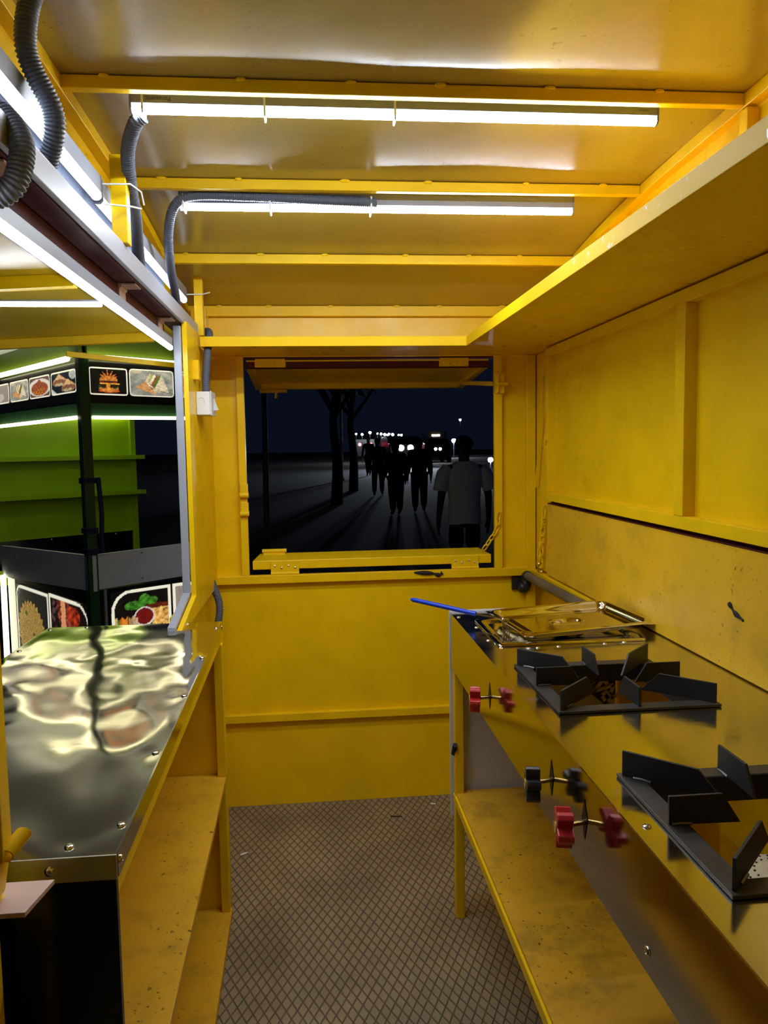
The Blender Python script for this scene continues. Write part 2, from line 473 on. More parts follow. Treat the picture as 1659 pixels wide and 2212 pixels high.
for c, d, rl in (((.885, 2.872, 1.145), (0, .1, -1), .2), ((.886, 2.882, 1.115), (0, .2, -1), 1.7), ((.885, 2.915, 1.06), (0, .1, 1), .3), ((.886, 2.918, 1.03), (.1, 0, 1), 1.8)):
    link_mesh(c, d, rl, .036, .023, .0033).build('link', 'yellow_frame', t, smooth=True)
link_mesh((.886, 2.915, .972), (0, .05, -1), .9, .042, .023, .003).build('end_link', 'brass', t, smooth=True, label='bare brass coloured end link')

# ------------------------------------------------------------------ rear hatch flaps
t = thing('rear_top_flap', 'raised yellow rear hatch flap propped open above the dark opening', 'hatch', (.23, 3.1, 1.80))
def rt(x, s, d):   # x, s along the flap (0 hinge..1 outer), d below its upper face
    n = V((0, -.07, -1)).normalized(); return V((x, 3.065+.565*s, 1.803-.042*s))+n*d
x0, x1 = -.252, .722
def rbar(a, b, s0, s1, d0=.004, d1=.03):
    return [rt(a, s0, d1), rt(b, s0, d1), rt(b, s1, d1), rt(a, s1, d1), rt(a, s0, d0), rt(b, s0, d0), rt(b, s1, d0), rt(a, s1, d0)]
m = MB(); m.hexa(rbar(x0, x0+.03, .055, .945)).hexa(rbar(x1-.03, x1, .055, .945)).hexa(rbar(x0, x1, .945, 1.0)); m.build('frame', 'yellow_frame', t, bevel=.002)
MB().hexa(rbar(x0, x1, 0, .055)).build('hinge_rail', 'dark_red_paint', t, bevel=.002, label='dark red hinge edge rail')
MB().hexa(rbar(x0+.004, x1-.004, .0, 1.0, .0, .006)).build('panel', 'yellow_paint', t)
for hx in (-.155, .575):
    h = MB().box(hx-.06, hx+.06, 3.0595, 3.066, 1.7745, 1.801).build('hinge', 'yellow_frame', t, bevel=.001)
    MB().cyl((hx-.058, 3.0585, 1.803), (hx+.058, 3.0585, 1.803), .005).build('knuckle', 'yellow_frame', h, smooth=True)
    for k in range(4):
        screw((hx-.042+.028*k, 3.0594, 1.789-.005*(k % 2)), (0, -1, 0), .004, h, 'rivet')
m = MB(); c = rt(-.235, 1.0, .036); m.cyl(c, c+V((.125, 0, 0)), .008)
b = m.build('barrel_latch', 'yellow_frame', t, smooth=True); MB().cyl(c+V((.075, 0, 0)), c+V((.075, -.004, -.034)), .006).build('bolt_handle', 'yellow_frame', b, smooth=True)
t2 = thing('flap_stay', 'short yellow stay arm holding up the raised rear flap', 'stay', (.752, 3.03, 1.70))
MB().bar((.752, 3.045, 1.702), (.690, 3.46, 1.742), .006, .018).build('arm', 'yellow_frame', t2, bevel=.001)
MB().box(.735, .772, 3.024, 3.036, 1.663, 1.742).box(.741, .745, 3.008, 3.024, 1.665, 1.74).build('bracket', 'yellow_frame', t2, bevel=.001)
MB().cyl((.735, 3.016, 1.70), (.782, 3.016, 1.70), .0065).build('bolt', 'yellow_frame', t2, smooth=True)

t = thing('rear_bottom_flap', 'fold down yellow ledge flap lying flat at bottom of rear opening', 'hatch', (.23, 3.1, .98))
MB().hexa([(-.246, 3.052, .976), (.722, 3.052, .976), (.70, 3.20, .985), (-.225, 3.20, .985), (-.246, 3.052, 1.012), (.722, 3.052, 1.012), (.70, 3.20, 1.022), (-.225, 3.20, 1.022)]).build('panel', 'yellow_frame', t, bevel=.003)
for hx in (-.118, .612):
    h = box(hx-.056, hx+.056, 3.046, 3.0525, .962, 1.009).build('hinge', 'yellow_frame', t, bevel=.001)
    MB().cyl((hx-.056, 3.047, .960), (hx+.056, 3.047, .960), .0062).build('knuckle', 'yellow_frame', h, smooth=True)
    for k in range(4): screw((hx-.04+.027*k, 3.0455, .99-.008*(k % 2)), (0, -1, 0), .0045, h, 'rivet')
m = MB().cyl((-.215, 3.18, 1.034), (-.115, 3.18, 1.034), .0085); b = m.build('barrel_latch', 'yellow_frame', t, smooth=True)
box(-.21, -.12, 3.165, 3.195, 1.019, 1.027).build('latch_plate', 'yellow_frame', b)
t = thing('jamb_hinge', 'small yellow double hinge clamp on left jamb of rear opening', 'hinge', (-.27, 3.03, 1.24))
for z in (1.285, 1.212):
    m = MB(); m.box(-.283, -.253, 3.029, 3.0365, z-.012, z+.036); m.build('leaf', 'yellow_frame', t, bevel=.001)
    MB().cyl((-.285, 3.026, z-.008), (-.251, 3.026, z-.008), .011).build('knuckle', 'yellow_frame', t, smooth=True)

# soot on sill and corner
m = MB(); m.path(spline([(.40, 3.032, .949), (.47, 3.0315, .944), (.50, 3.0315, .936), (.515, 3.0315, .945)], 5), lambda i: .003+.006*abs(math.sin(i*.5)), 8)
o = m.build('scorch_mark', 'soot'); o['label'] = 'black scorch mark on yellow sill rail under rear opening'; o['category'] = 'mark'
# gas pipe
t = thing('gas_pipe', 'grey gas pipe with black elbow running along the right wall into the stove', 'pipe', (.865, 2.7, .93))
MB().cyl((.862, 3.005, .925), (.868, 2.27, .931), .0175, 20).build('pipe', 'pipe_grey', t, smooth=True)
MB().path(spline([(.862, 3.0, .925), (.862, 3.03, .918), (.860, 3.026, .885), (.855, 3.03, .872)], 6), .021, 14).build('elbow', 'black_fitting', t, smooth=True)
box(.808, .868, 3.048, 3.0595, .862, .918).build('wall_plate', 'black_fitting', t, bevel=.001)
MB().ball((.852, 3.035, .874), .026, 8).build('valve_body', 'black_fitting', t, smooth=True)

# ------------------------------------------------------------------ stove bench
t = thing('stove_bench', 'long stainless steel gas stove bench with yellow legs along the right wall', 'stove', (.66, 1.0, 0))
ZT = .952; XF, XB, YN, YF = .405, .922, -.25, 2.25
holes = [((.475, .731), (1.375, 1.636)), ((.475, .731), (.786, 1.048)), ((.478, .812), (1.864, 2.106))]
xs = sorted({XF, XB, .475, .731, .478, .812}); ys = sorted({YN, YF, 1.375, 1.636, .786, 1.048, 1.864, 2.106})
def skip(i, j):
    cx, cy = (xs[i]+xs[i+1])/2, (ys[j]+ys[j+1])/2
    return any(a < cx < b and c < cy < d for (a, b), (c, d) in holes)
m = wall_sheet(lambda u, v: V((u, v, ZT)), xs, ys, skip, (0, 0, -.0025)); m.build('worktop', 'steel_stove', t)
m = MB(); m.rings([[V((XF+.004*(1-math.cos(a)), y, ZT-.004+.004*math.sin(a))) for a in (0, .4, .8, 1.2, 1.57)]+[V((XF+.006, y, ZT-.004)), V((XF+.004, y, .79)), V((XF, y, .786))] for y in (YN, YF-.001)])
m.build('front_panel', 'steel_front', t, smooth=True)
box(.402, .924, YF, YF+.011, .315, .9575).build('end_board', 'white_board', t, label='white laminated end board')
eb = [o for o in bpy.data.objects if o.name.startswith('end_board')][0]
MB().prism([(.884, 2.2492, .649), (.846, 2.2492, .680), (.79, 2.2492, .726), (.79, 2.2492, .80), (.924, 2.2492, .80), (.924, 2.2492, .666), (.904, 2.2492, .648), (.894, 2.2492, .640)], (0, -.0004, 0)).build('print_band', 'print_black', eb, label='black printed band with letters R and A')
def letter(ch, cx, cz, hh=.056, ww=.040, st=.0118):
    d, u = V((-.56, 0, .83)), V((-.83, 0, -.56)); o = V((cx, 2.2486, cz))
    q = lambda a, b: o+d*(a*ww/2)+u*(b*hh/2)
    m = MB()
    if ch == 'A': strokes = [((-1, -1), (-.08, 1)), ((1, -1), (.08, 1)), ((-.6, -.42), (.6, -.42))]
    elif ch == 'R': strokes = [((-.75, -1), (-.75, 1)), ((-.9, .8), (.5, .8)), ((-.9, -.05), (.5, -.05)), ((.68, .78), (.68, -.02)), ((-.1, -.05), (.85, -1))]
    else: strokes = [((-.75, -1), (-.75, 1)), ((-.75, 1), (0, -.2)), ((0, -.2), (.75, 1)), ((.75, 1), (.75, -1))]
    for a, b in strokes: m.bar(q(*a), q(*b), st, .0004, (0, 1, 0))
    m.build('letter', 'print_white', eb)
letter('R', .905, .676); letter('A', .884, .707); letter('M', .858, .742)
lm = 'yellow_frame'
box(.410, .437, 2.216, 2.244, 0, .79).build('leg', lm, t, bevel=.002)
box(.410, .437, -.24, -.212, 0, .79).build('leg', lm, t, bevel=.002)
box(.885, .912, -.24, -.212, 0, .79).build('leg', lm, t, bevel=.002)
MB().prism([(.414, -.24, .392), (.925, -.24, .392), (.925, 2.238, .392), (.414, 2.238, .392)], (0, 0, .008)).build('lower_shelf', 'yellow_shelf_dirty', t)
MB().box(.408, .434, -.24, 2.244, .364, .392).build('shelf_rail', 'yellow_frame', t, bevel=.002)
m = MB().path(spline([(.4095, 2.21, .555), (.4088, 2.222, .535), (.4088, 2.232, .52)], 4), lambda i: .008-.001*i % 3*.002, 8); m.build('scorch', 'soot', t)
for x, y in ((.418, 2.185), (.442, 2.05), (.442, 1.905), (.545, 1.815), (.722, 1.828), (.775, 1.834), (.424, .925), (.60, 1.82)):
    screw((x, y, ZT), (0, 0, 1), .006, t)
screw((XF, .877, .815), (-1, 0, 0), .007, t)
def gas_knob(y, z, col, rot):
    kt = MB(); kt.cyl((XF-.0015, y+.012, z+.001), (.378, y, z+.004), .0042, 12)
    stem = kt.build('valve_stem', 'brass', t, smooth=True)
    pts = []; a = V((1, -.18, -.02)).normalized(); e1 = V((0, 1, 0)); e1 = (e1-a*e1.dot(a)).normalized(); e2 = a.cross(e1)
    c = V((.352, y-.004, z+.004))
    def pt(r, q): return c+(e1*math.cos(q)+e2*math.sin(q))*r
    for k in range(5):
        q = rot+2*PI*k/5
        pts += [pt(.0135, q-.60), pt(.0292, q-.25), pt(.0310, q), pt(.0292, q+.25)]
    km = MB(); km.prism(pts, a*.024)
    kn = km.build('knob', col, stem, bevel=.0015, label=('red' if 'red' in col else 'black')+' star shaped knob')
    MB().cyl(c-a*.0012, c+a*.001, .0085, 18).build('knob_cap', 'brass_cap', stem, label='small brass coloured disc')
    MB().prism([(XF-.0004, y+.018, z+.035), (XF-.0004, y+.004, z+.006), (XF-.0004, y+.016, z-.03), (XF-.0004, y+.028, z)], (-.0006, 0, 0)).build('stem_slot', 'print_black', t)
gas_knob(1.716, .862, 'red_plastic', 2.0); gas_knob(1.247, .868, 'black_plastic', PI/2); gas_knob(1.083, .874, 'red_plastic', 2.12)

def trivet(cy, label, heat):
    t = thing('pan_support', label, 'trivet', (.603, cy, ZT), 'square iron pan supports on the stove')
    a, hx, hy = V((.603, cy, ZT)), .158, .160
    z0 = ZT+.0008
    m = MB()
    xs = [a.x-hx, a.x-hx+.03, a.x+hx-.03, a.x+hx]; ys = [cy-hy, cy-hy+.03, cy+hy-.03, cy+hy]
    m = wall_sheet(lambda u, v: V((u, v, z0)), xs, ys, lambda i, j: i == 1 and j == 1, (0, 0, .005))
    m.build('ring', 'iron_ring', t, bevel=.0008)
    ix, iy = hx-.03, hy-.03; w = .004
    m = MB()
    m.rings([[V((a.x+sx*q, cy+sy*r, z)) for sx, sy, q, r in ((-1, -1, ix, iy), (1, -1, ix, iy), (1, 1, ix, iy), (-1, 1, ix, iy))] for z in (z0+.004, z0-.034)], cap=False)
    m.build('inner_flange', 'black_iron', t, solid=.004)
    zt = z0+.005
    for k in range(8):
        q = PI/4*k; d = V((math.cos(q), math.sin(q), 0)); diag = k % 2
        out = (hx*1.36 if diag else hx-.004); L = .148 if diag else .098; h = .038
        n = V((-d.y, d.x, 0))*.0022
        p = lambda r, z: a+d*r+V((0, 0, z-ZT))
        poly = [p(out, zt), p(out, zt+h), p(out-L*.74, zt+h), p(out-L, zt-.002)]
        MB().prism([V(v)-n for v in poly], n*2).build('fin', 'black_iron', t, bevel=.0006)
        if not diag: mm = out-.016
        else: mm = out-.03
        wb = MB().path([p(mm-.014, zt+.0008)+n*1.4, p(mm, zt+.002)+n*1.6, p(mm+.012, zt+.0008)+n*1.4], lambda i: .0022, 6); wb.build('weld_bead', 'weld', t, smooth=True)
    return t
trivet(1.505, 'far square black iron trivet with eight fins, beside the steel pan', 0)
trivet(.917, 'near square black iron trivet with eight fins, cut by right edge', 0)
def burner(cy, label):
    t = thing('burner_head', label, 'burner', (.603, cy, .86), 'gas burners under the trivets')
    MB().rings([[V((.603+r*math.cos(2*PI*k/28), cy+r*math.sin(2*PI*k/28), z)) for k in range(28)] for r, z in ((.028, .80), (.03, .84), (.062, .862), (.062, .872))]).build('base', 'cast_iron', t, smooth=True)
    c = MB().rings([[V((.603+r*math.cos(2*PI*k/28), cy+r*math.sin(2*PI*k/28), z)) for k in range(28)] for r, z in ((.060, .872), (.060, .878), (.054, .884), (.020, .890), (.018, .886))]).build('cap', 'burner_cream', t, smooth=True)
    m = MB()
    for r, n, zz in ((.057, 30, .8823), (.047, 26, .8862), (.036, 20, .8882)):
        for k in range(n):
            q = 2*PI*k/n; p = V((.603+r*math.cos(q), cy+r*math.sin(q), zz)); m.cyl(p-V((0, 0, .001)), p, .0016, 6)
    m.build('flame_ports', 'print_black', c, kind='stuff')
    MB().path(spline([(.603, cy, .81), (.56, cy, .79), (.50, cy+.04, .82), (.43, cy+.09, .868)], 6), .009, 10).build('gas_tube', 'cast_iron', t, smooth=True)
burner(.905, 'cream perforated burner head inside the near trivet at right edge')

# sunken pan and lid
t = thing('steel_pan', 'rectangular stainless food pan sunk into far end of stove bench', 'pan', (.65, 1.98, ZT))
def rr(x0, x1, y0, y1, r, z, n=6):
    o = []
    for cx, cy, a in ((x1-r, y0+r, -PI/2), (x1-r, y1-r, 0), (x0+r, y1-r, PI/2), (x0+r, y0+r, PI)):
        for k in range(n+1): o.append(V((cx+r*math.cos(a+PI/2*k/n), cy+r*math.sin(a+PI/2*k/n), z)))
    return o
px = (.452, .838, 1.838, 2.130)
def ins(d, r, z): return rr(px[0]+d, px[1]-d, px[2]+d, px[3]-d, r, z)
MB().rings([ins(.001, .012, ZT+.0005), ins(0, .012, ZT+.003), ins(.001, .012, ZT+.005), ins(.005, .014, ZT+.0062), ins(.026, .03, ZT+.004), ins(.032, .03, ZT-.002), ins(.040, .03, ZT-.055), ins(.055, .03, ZT-.062)]).build('pan_body', 'steel_polished', t, smooth=True)
t = thing('pan_lid', 'shallow stainless lid with oval recess lying askew on the steel pan', 'lid', (.692, 2.018, .965))
ang = math.radians(8.5); ca, sa = math.cos(ang), math.sin(ang)
def lid_p(u, v):
    x, y = u*.19, v*.136
    ax, ay = abs(u)*.19, abs(v)*.136
    e = min(.19-ax, .136-ay); cx_, cy_ = max(0, ax-.145), max(0, ay-.091)
    e = min(e, .045-math.hypot(cx_, cy_)) if cx_ > 0 and cy_ > 0 else e
    sm = lambda q: (lambda k: k*k*(3-2*k))(max(0, min(1, q)))
    z = -.021*sm((e-.013)/.016)
    if e < .006: z -= .003*(1-max(e, -.004)/.006)
    z += .004*sm((e-.045)/.012)
    q = math.hypot(x/.056, y/.038)
    z -= .015*sm((1-q)/.5)
    if q < 1: z += .011*sm((.010-abs(y))/.004)*sm((.95-q)/.25)
    wx, wy = x*ca-y*sa, x*sa+y*ca
    return V((.692+wx, 2.018+wy, .9835+z+.012*wx+.035*wy))
MB().cells(lid_p, [-1+2*i/110 for i in range(111)], [-1+2*i/90 for i in range(91)]).build('lid_sheet', 'steel_polished', t, smooth=True, solid=.0015)
t = thing('serving_fork', 'long fork with blue plastic handle resting across the steel pan', 'fork', (.45, 2.08, .985))
MB().path(spline([(.283, 2.225, 1.002), (.30, 2.207, 1.001), (.37, 2.145, .993), (.447, 2.078, .984)], 8), lambda i: .0035+.0032*math.sin(min(1, i/6)*PI/2) if i < 20 else .0062, 12).build('handle', 'blue_plastic', t, smooth=True, label='bright blue rounded handle')
MB().path(spline([(.445, 2.08, .984), (.475, 2.04, .985), (.500, 2.006, .987), (.508, 1.996, .984)], 6), lambda i: .0026, 8).build('shaft', 'steel_polished', t, smooth=True)
MB().hexa([(.500, 2.0, .983), (.519, 2.004, .983), (.519, 1.992, .983), (.500, 1.988, .983), (.500, 2.0, .986), (.519, 2.004, .986), (.519, 1.992, .986), (.500, 1.988, .986)]).build('fork_root', 'steel_polished', t)
for k in range(4):
    x = .5015+.0053*k
    MB().path([(x, 1.996, .985), (x+.0005, 1.992, .975), (x+.001, 1.985, .936)], lambda i: (.0018, .0018, .0009)[i], 8).build('tine', 'steel_polished', t, smooth=True)

# ------------------------------------------------------------------ serving counter (left)
t = thing('serving_counter', 'left serving counter with rippled stainless top and yellow shelves beneath', 'counter', (-.5, 1.6, 0))
ZC = .935
def edge_x(y): return -.2625-.0205*(y-.972)/1.348
def ctop(u, v):
    y = .972+1.348*v; x = -.79+(edge_x(y)+.79)*u
    k = min(1, u/.04, (1-u)/.05, v/.04, (1-v)/.04)
    w = noise.noise(V((x*5.0+3, y*3.6, .3)))*.0036+noise.noise(V((x*11, y*7+x*5, 2.1)))*.0023+noise.noise(V((x*27, y*17, 7.1)))*.00014
    for sx, sy in ((-.281, 1.307), (-.281, 1.614), (-.288, 1.913), (-.276, 1.053), (-.33, 1.0), (-.62, 1.5)):
        q = (x-sx)**2+(y-sy)**2; w -= .0010*math.exp(-q/.0010)
    return V((x, y, ZC+w*k))
MB().cells(ctop, [i/130 for i in range(131)], [i/260 for i in range(261)]).build('worktop', 'steel_wavy', t, smooth=True)
e0, e1 = edge_x(.972), edge_x(2.32)
m = MB(); m.hexa([(-.79, .970, .903), (e0, .970, .903), (e0, .9735, .903), (-.79, .9735, .903), (-.79, .970, ZC+.0005), (e0, .970, ZC+.0005), (e0, .9735, ZC), (-.79, .9735, ZC)])
m.build('near_skirt', 'steel_skirt', t)
MB().hexa([(e0-.003, .9765, .903), (e0+.0005, .9765, .903), (e1+.0005, 2.32, .910), (e1-.003, 2.32, .910), (e0-.003, .9765, ZC), (e0, .9765, ZC+.0003), (e1, 2.32, ZC+.0003), (e1-.003, 2.32, ZC)]).build('side_skirt', 'steel_front', t)
MB().hexa([(-.79, 2.318, .91), (e1, 2.318, .91), (e1, 2.321, .91), (-.79, 2.321, .91), (-.79, 2.318, ZC), (e1, 2.318, ZC), (e1, 2.321, ZC), (-.79, 2.321, ZC)]).build('far_skirt', 'steel_front', t)
MB().box(-.792, -.789, .972, 2.32, .91, ZC).build('outer_skirt', 'steel_front', t)
def sl(dx, y0, y1, z0, z1, w=.025, back=None):
    a, b = edge_x(y0)+dx, edge_x(y1)+dx
    a0, b0 = (back, back) if back is not None else (a-w, b-w)
    return MB().hexa([(a0, y0, z0), (a, y0, z0), (b, y1, z0), (b0, y1, z0), (a0, y0, z1), (a, y0, z1), (b, y1, z1), (b0, y1, z1)])
sl(-.004, .985, 2.315, .872, .906).build('rail', 'yellow_frame', t, bevel=.002)
sl(-.001, .985, 2.312, .446, .462, back=-.598).build('shelf', 'yellow_shelf', t, bevel=.0015)
sl(.002, .985, 2.312, .002, .030, back=-.598).build('shelf', 'yellow_shelf', t, bevel=.0015, label='bottom shelf just above the floor')
box(-.311, -.285, 2.288, 2.313, .030, .446).build('leg', 'yellow_frame', t, bevel=.002)
box(-.309, -.283, 2.288, 2.313, .462, .872).build('leg', 'yellow_frame', t, bevel=.002)
box(-.60, -.283, 2.3135, 2.323, .0, .90).build('end_panel', 'yellow_paint', t)
box(-.606, -.599, .985, 2.323, 0, .90).build('back_panel', 'yellow_paint', t)
box(-.60, -.265, .974, .9835, .0, .900).build('near_panel', 'black_panel', t, label='glossy black panel on near end')
for x, y in ((-.33, 1.0), (-.276, 1.053), (-.28, 1.307), (-.2815, 1.614), (-.287, 1.913), (-.291, 2.234), (-.384, 2.303), (-.678, 2.306), (-.778, 2.291), (-.778, 2.052), (-.778, 1.8)):
    screw((x, y, ZC+.0002), (0, 0, 1), .0062, t)
screw((-.346, .970, .919), (0, -1, 0), .007, t); screw((e0+.0005, .99, .92), (1, 0, 0), .006, t); screw((e1+.0005, 2.30, .922), (1, 0, 0), .006, t)

t = thing('broken_hinge', 'broken yellow pipe hinge and bare plate on near left hatch post', 'hinge', (-.38, .9, .95))
m = MB(); a, b = V((-.362, .880, .990)), V((-.350, .905, 1.004))
m.rings([[p+(V((1, 0, 0))*math.cos(2*PI*k/18)*r+V((0, -.3, .95))*math.sin(2*PI*k/18)*r) for k in range(18)] for p, r in ((b, .0095), (a, .0095), (a, .0078), (b, .0078))], cap=False)
m.build('barrel', 'yellow_frame', t, smooth=True)
MB().hexa([(-.392, .865, .924), (-.338, .865, .924), (-.328, .935, .922), (-.39, .935, .922), (-.392, .865, .930), (-.338, .865, .930), (-.328, .935, .928), (-.39, .935, .928)]).build('plate', 'rust_bare', t, bevel=.0006, label='scraped bare metal plate')
MB().hexa([(-.397, .868, .928), (-.378, .868, .928), (-.372, .905, .928), (-.395, .905, .928), (-.397, .868, .935), (-.382, .868, .932), (-.376, .905, .93), (-.395, .905, .932)]).build('weld_lump', 'yellow_frame', t, bevel=.003)
MB().hexa([(-.397, .87, .935), (-.374, .87, .935), (-.374, .905, .935), (-.397, .905, .935), (-.397, .87, .992), (-.368, .87, .978), (-.366, .905, .98), (-.397, .905, .995)]).build('bracket', 'yellow_frame', t, bevel=.002)

# ------------------------------------------------------------------ LED battens
def batten(name, label, axis, a, b, c, z, mat, hz=.019, gz=.029, w=.028, group=None, caps=True):
    """axis 'x': runs a..b along x at y=c (front face); axis 'y': runs a..b along y at x=c (front face +x). z = centre of the glow"""
    mid = (a+b)/2; t = thing(name, label, 'light', (mid, c, z) if axis == 'x' else (c, mid, z), group)
    def P(s, d, zz): return V((s, c+d, zz)) if axis == 'x' else V((c-d, s, zz))
    zt = z+gz/2
    def prof(s, pts): return [P(s, d, q) for d, q in pts]
    dif = [(0, zt), (0, zt-gz*.62), (w*.16, zt-gz*.9), (w*.34, zt-gz), (w*.66, zt-gz), (w*.84, zt-gz*.9), (w, zt-gz*.62), (w, zt)]
    hou = [(0, zt+.0005), (0, zt+hz), (w, zt+hz), (w, zt+.0005)]
    capp = [(-.001, zt+hz+.001)]+[(-.001, zt), (-.001, zt-gz*.62), (w*.14, zt-gz*.93), (w*.34, zt-gz-.001), (w*.66, zt-gz-.001), (w*.86, zt-gz*.93), (w+.001, zt-gz*.62), (w+.001, zt), (w+.001, zt+hz+.001)]
    MB().rings([prof(a+.004, hou), prof(b-.004, hou)]).build('housing', 'batten_housing' if mat == 'tube_glow' else 'batten_housing_white', t)
    dm = MB(); dm.mat(mat+'_side'); dm.rings([prof(a+.004, dif), prof(b-.004, dif)]); dm.mat(mat); dm.b.normal_update()
    dm.b.faces.ensure_lookup_table()
    for f in dm.b.faces:
        zs = [v.co.z for v in f.verts]
        if max(zs) < zt-gz*.55: f.material_index = 1
    dm.build('diffuser', None, t, label='glowing white diffuser')
    if caps:
        for s0, s1 in ((a, a+.004), (b-.004, b)): MB().rings([prof(s0, capp), prof(s1, capp)]).build('end_cap', 'grey_cap', t)
    return t
def tie(t, s, c, z0, z1, d0=-.0015, d1=.03, axis='x'):
    if axis == 'x': MB().rings([[V((s-.0018, c+d0, z)), V((s+.0018, c+d0, z)), V((s+.0018, c+d1, z)), V((s-.0018, c+d1, z))] for z in (z0, z1)], cap=False).build('cable_tie', 'cable_tie', t, solid=.0008)
L1 = batten('tube_light', 'long lit white tube light on ceiling nearest the camera', 'x', -.342, .742, 1.604, 2.1290, 'tube_glow', hz=.029, gz=.016, w=.022, group='tube lights on the ceiling')
tie(L1, -.317, 1.604, 2.118, 2.167); tie(L1, -.078, 1.604, 2.116, 2.167); tie(L1, .185, 1.604, 2.116, 2.167)
text_mesh('maker_text', 'Panasonic', .0125, Matrix.Translation((-.286, 1.6036, 2.1455)) @ Matrix.Rotation(PI/2, 4, 'X') @ Matrix.Rotation(PI, 4, 'Z'), 'ink', L1, ext=.0001, font_bold=.0002)
text_mesh('maker_text', 'Panasonic', .0055, Matrix.Translation((.708, 1.6036, 2.1465)) @ Matrix.Rotation(PI/2, 4, 'X') @ Matrix.Rotation(PI, 4, 'Z'), 'ink', L1, ext=.0001)
L2 = batten('tube_light', 'second lit tube light on ceiling with grey hose tied along it', 'x', -.338, .746, 2.138, 2.1040, 'tube_glow', hz=.028, gz=.016, w=.022, group='tube lights on the ceiling')
tie(L2, -.322, 2.105, 2.088, 2.125, 0, .05); tie(L2, -.095, 2.105, 2.085, 2.125, 0, .05); tie(L2, .175, 2.105, 2.085, 2.125, 0, .05)
L3 = batten('tube_light', 'lit tube light above left header, nearer of the two beside upper hose', 'y', .60, 1.695, -.425, 1.984, 'tube_glow_upper', hz=.034, gz=.015, w=.020)
L4 = batten('tube_light', 'lit tube light above left header running behind the yellow posts', 'y', 1.70, 2.795, -.425, 1.980, 'tube_glow_upper', hz=.034, gz=.015, w=.020)
MB().path([(-.424, 1.70, 2.012), (-.37, 1.715, 2.018), (-.352, 1.735, 2.008), (-.350, 1.748, 1.985)], .002, 6).build('cable_tie', 'cable_tie', L4)
MB().path([(-.424, 1.70, 1.972), (-.37, 1.725, 1.974), (-.355, 1.745, 1.976)], .002, 6).build('cable_tie', 'cable_tie', L4)
MB().path([(-.424, 2.785, 2.0), (-.37, 2.795, 2.003), (-.345, 2.80, 2.01)], .002, 6).build('cable_tie', 'cable_tie', L4)
L5 = batten('tube_light', 'long lit tube light under left header along top of serving hatch', 'y', .70, 2.435, -.418, 1.768, 'tube_glow_outer', hz=.024, gz=.012, w=.014, caps=False)
L6 = batten('tube_light', 'lit tube light under the outside awning, running away to the left', 'x', -1.28, -.435, 1.702, 1.766, 'tube_glow_outer', hz=.004, gz=.009, w=.012, caps=False)

# ------------------------------------------------------------------ hoses and junction box
def hose(label, pts, r=.0155):
    o = corrugated(pts, r).build('corrugated_hose', 'hose_grey', smooth=False); o['label'] = label; o['category'] = 'hose'
    me = o.data; me.polygons.foreach_set('use_smooth', [True]*len(me.polygons)); return o
hose('thick grey corrugated hose nearest camera at upper left, dropping behind header', [(-.385, 1.255, 2.176), (-.405, 1.25, 2.13), (-.415, 1.25, 2.075), (-.412, 1.262, 2.04), (-.392, 1.285, 1.99), (-.393, 1.295, 1.955), (-.412, 1.315, 1.915), (-.425, 1.325, 1.885)], .0165)
hose('grey corrugated hose hanging from left end of the first ceiling tube light', [(-.322, 1.630, 2.122), (-.340, 1.640, 2.110), (-.368, 1.696, 2.078), (-.381, 1.764, 2.032), (-.391, 1.847, 1.987), (-.410, 1.95, 1.955), (-.428, 2.05, 1.925), (-.436, 2.08, 1.89)], .0150)
hose('grey corrugated hose tied along second ceiling tube light and bending down left', [(.190, 2.115, 2.112), (.02, 2.112, 2.116), (-.16, 2.112, 2.122), (-.29, 2.112, 2.122), (-.342, 2.12, 2.103), (-.370, 2.16, 2.05), (-.386, 2.25, 1.985), (-.404, 2.42, 1.945), (-.428, 2.60, 1.93), (-.436, 2.67, 1.895)], .0130)
hose('grey corrugated hose curving out of header end down into white junction box', [(-.43, 2.93, 1.885), (-.385, 2.94, 1.895), (-.36, 2.86, 1.875), (-.357, 2.77, 1.80), (-.360, 2.72, 1.70), (-.360, 2.715, 1.65)], .0135)
hose('short grey corrugated hose between back corner and far end of left counter', [(-.405, 2.97, .97), (-.386, 2.95, .925), (-.368, 2.93, .88), (-.366, 2.92, .83), (-.380, 2.91, .76)], .0145)
hose('grey corrugated hose end hanging over near end of left header', [(-.43, 1.12, 1.92), (-.402, 1.115, 1.905), (-.378, 1.10, 1.87), (-.376, 1.09, 1.835), (-.39, 1.085, 1.80), (-.43, 1.09, 1.785)], .0165)
t = thing('junction_box', 'small white plastic junction box on left wall beside rear opening', 'box', (-.36, 2.69, 1.60))
box(-.3845, -.338, 2.645, 2.755, 1.573, 1.652).build('body', 'white_plastic', t, bevel=.003)
box(-.338, -.334, 2.643, 2.757, 1.571, 1.654).build('cover', 'white_plastic', t, bevel=.002)
MB().path(spline([(-.378, 2.6445, 1.63), (-.362, 2.6442, 1.632), (-.355, 2.6442, 1.618), (-.360, 2.6442, 1.602)], 5), .0012, 6).build('knockout', 'white_plastic', t)
MB().prism([(-.333, 2.70, 1.59), (-.318, 2.69, 1.592), (-.333, 2.70, 1.632)], (.001, .012, 0)).build('label_tag', 'litter_white', t)

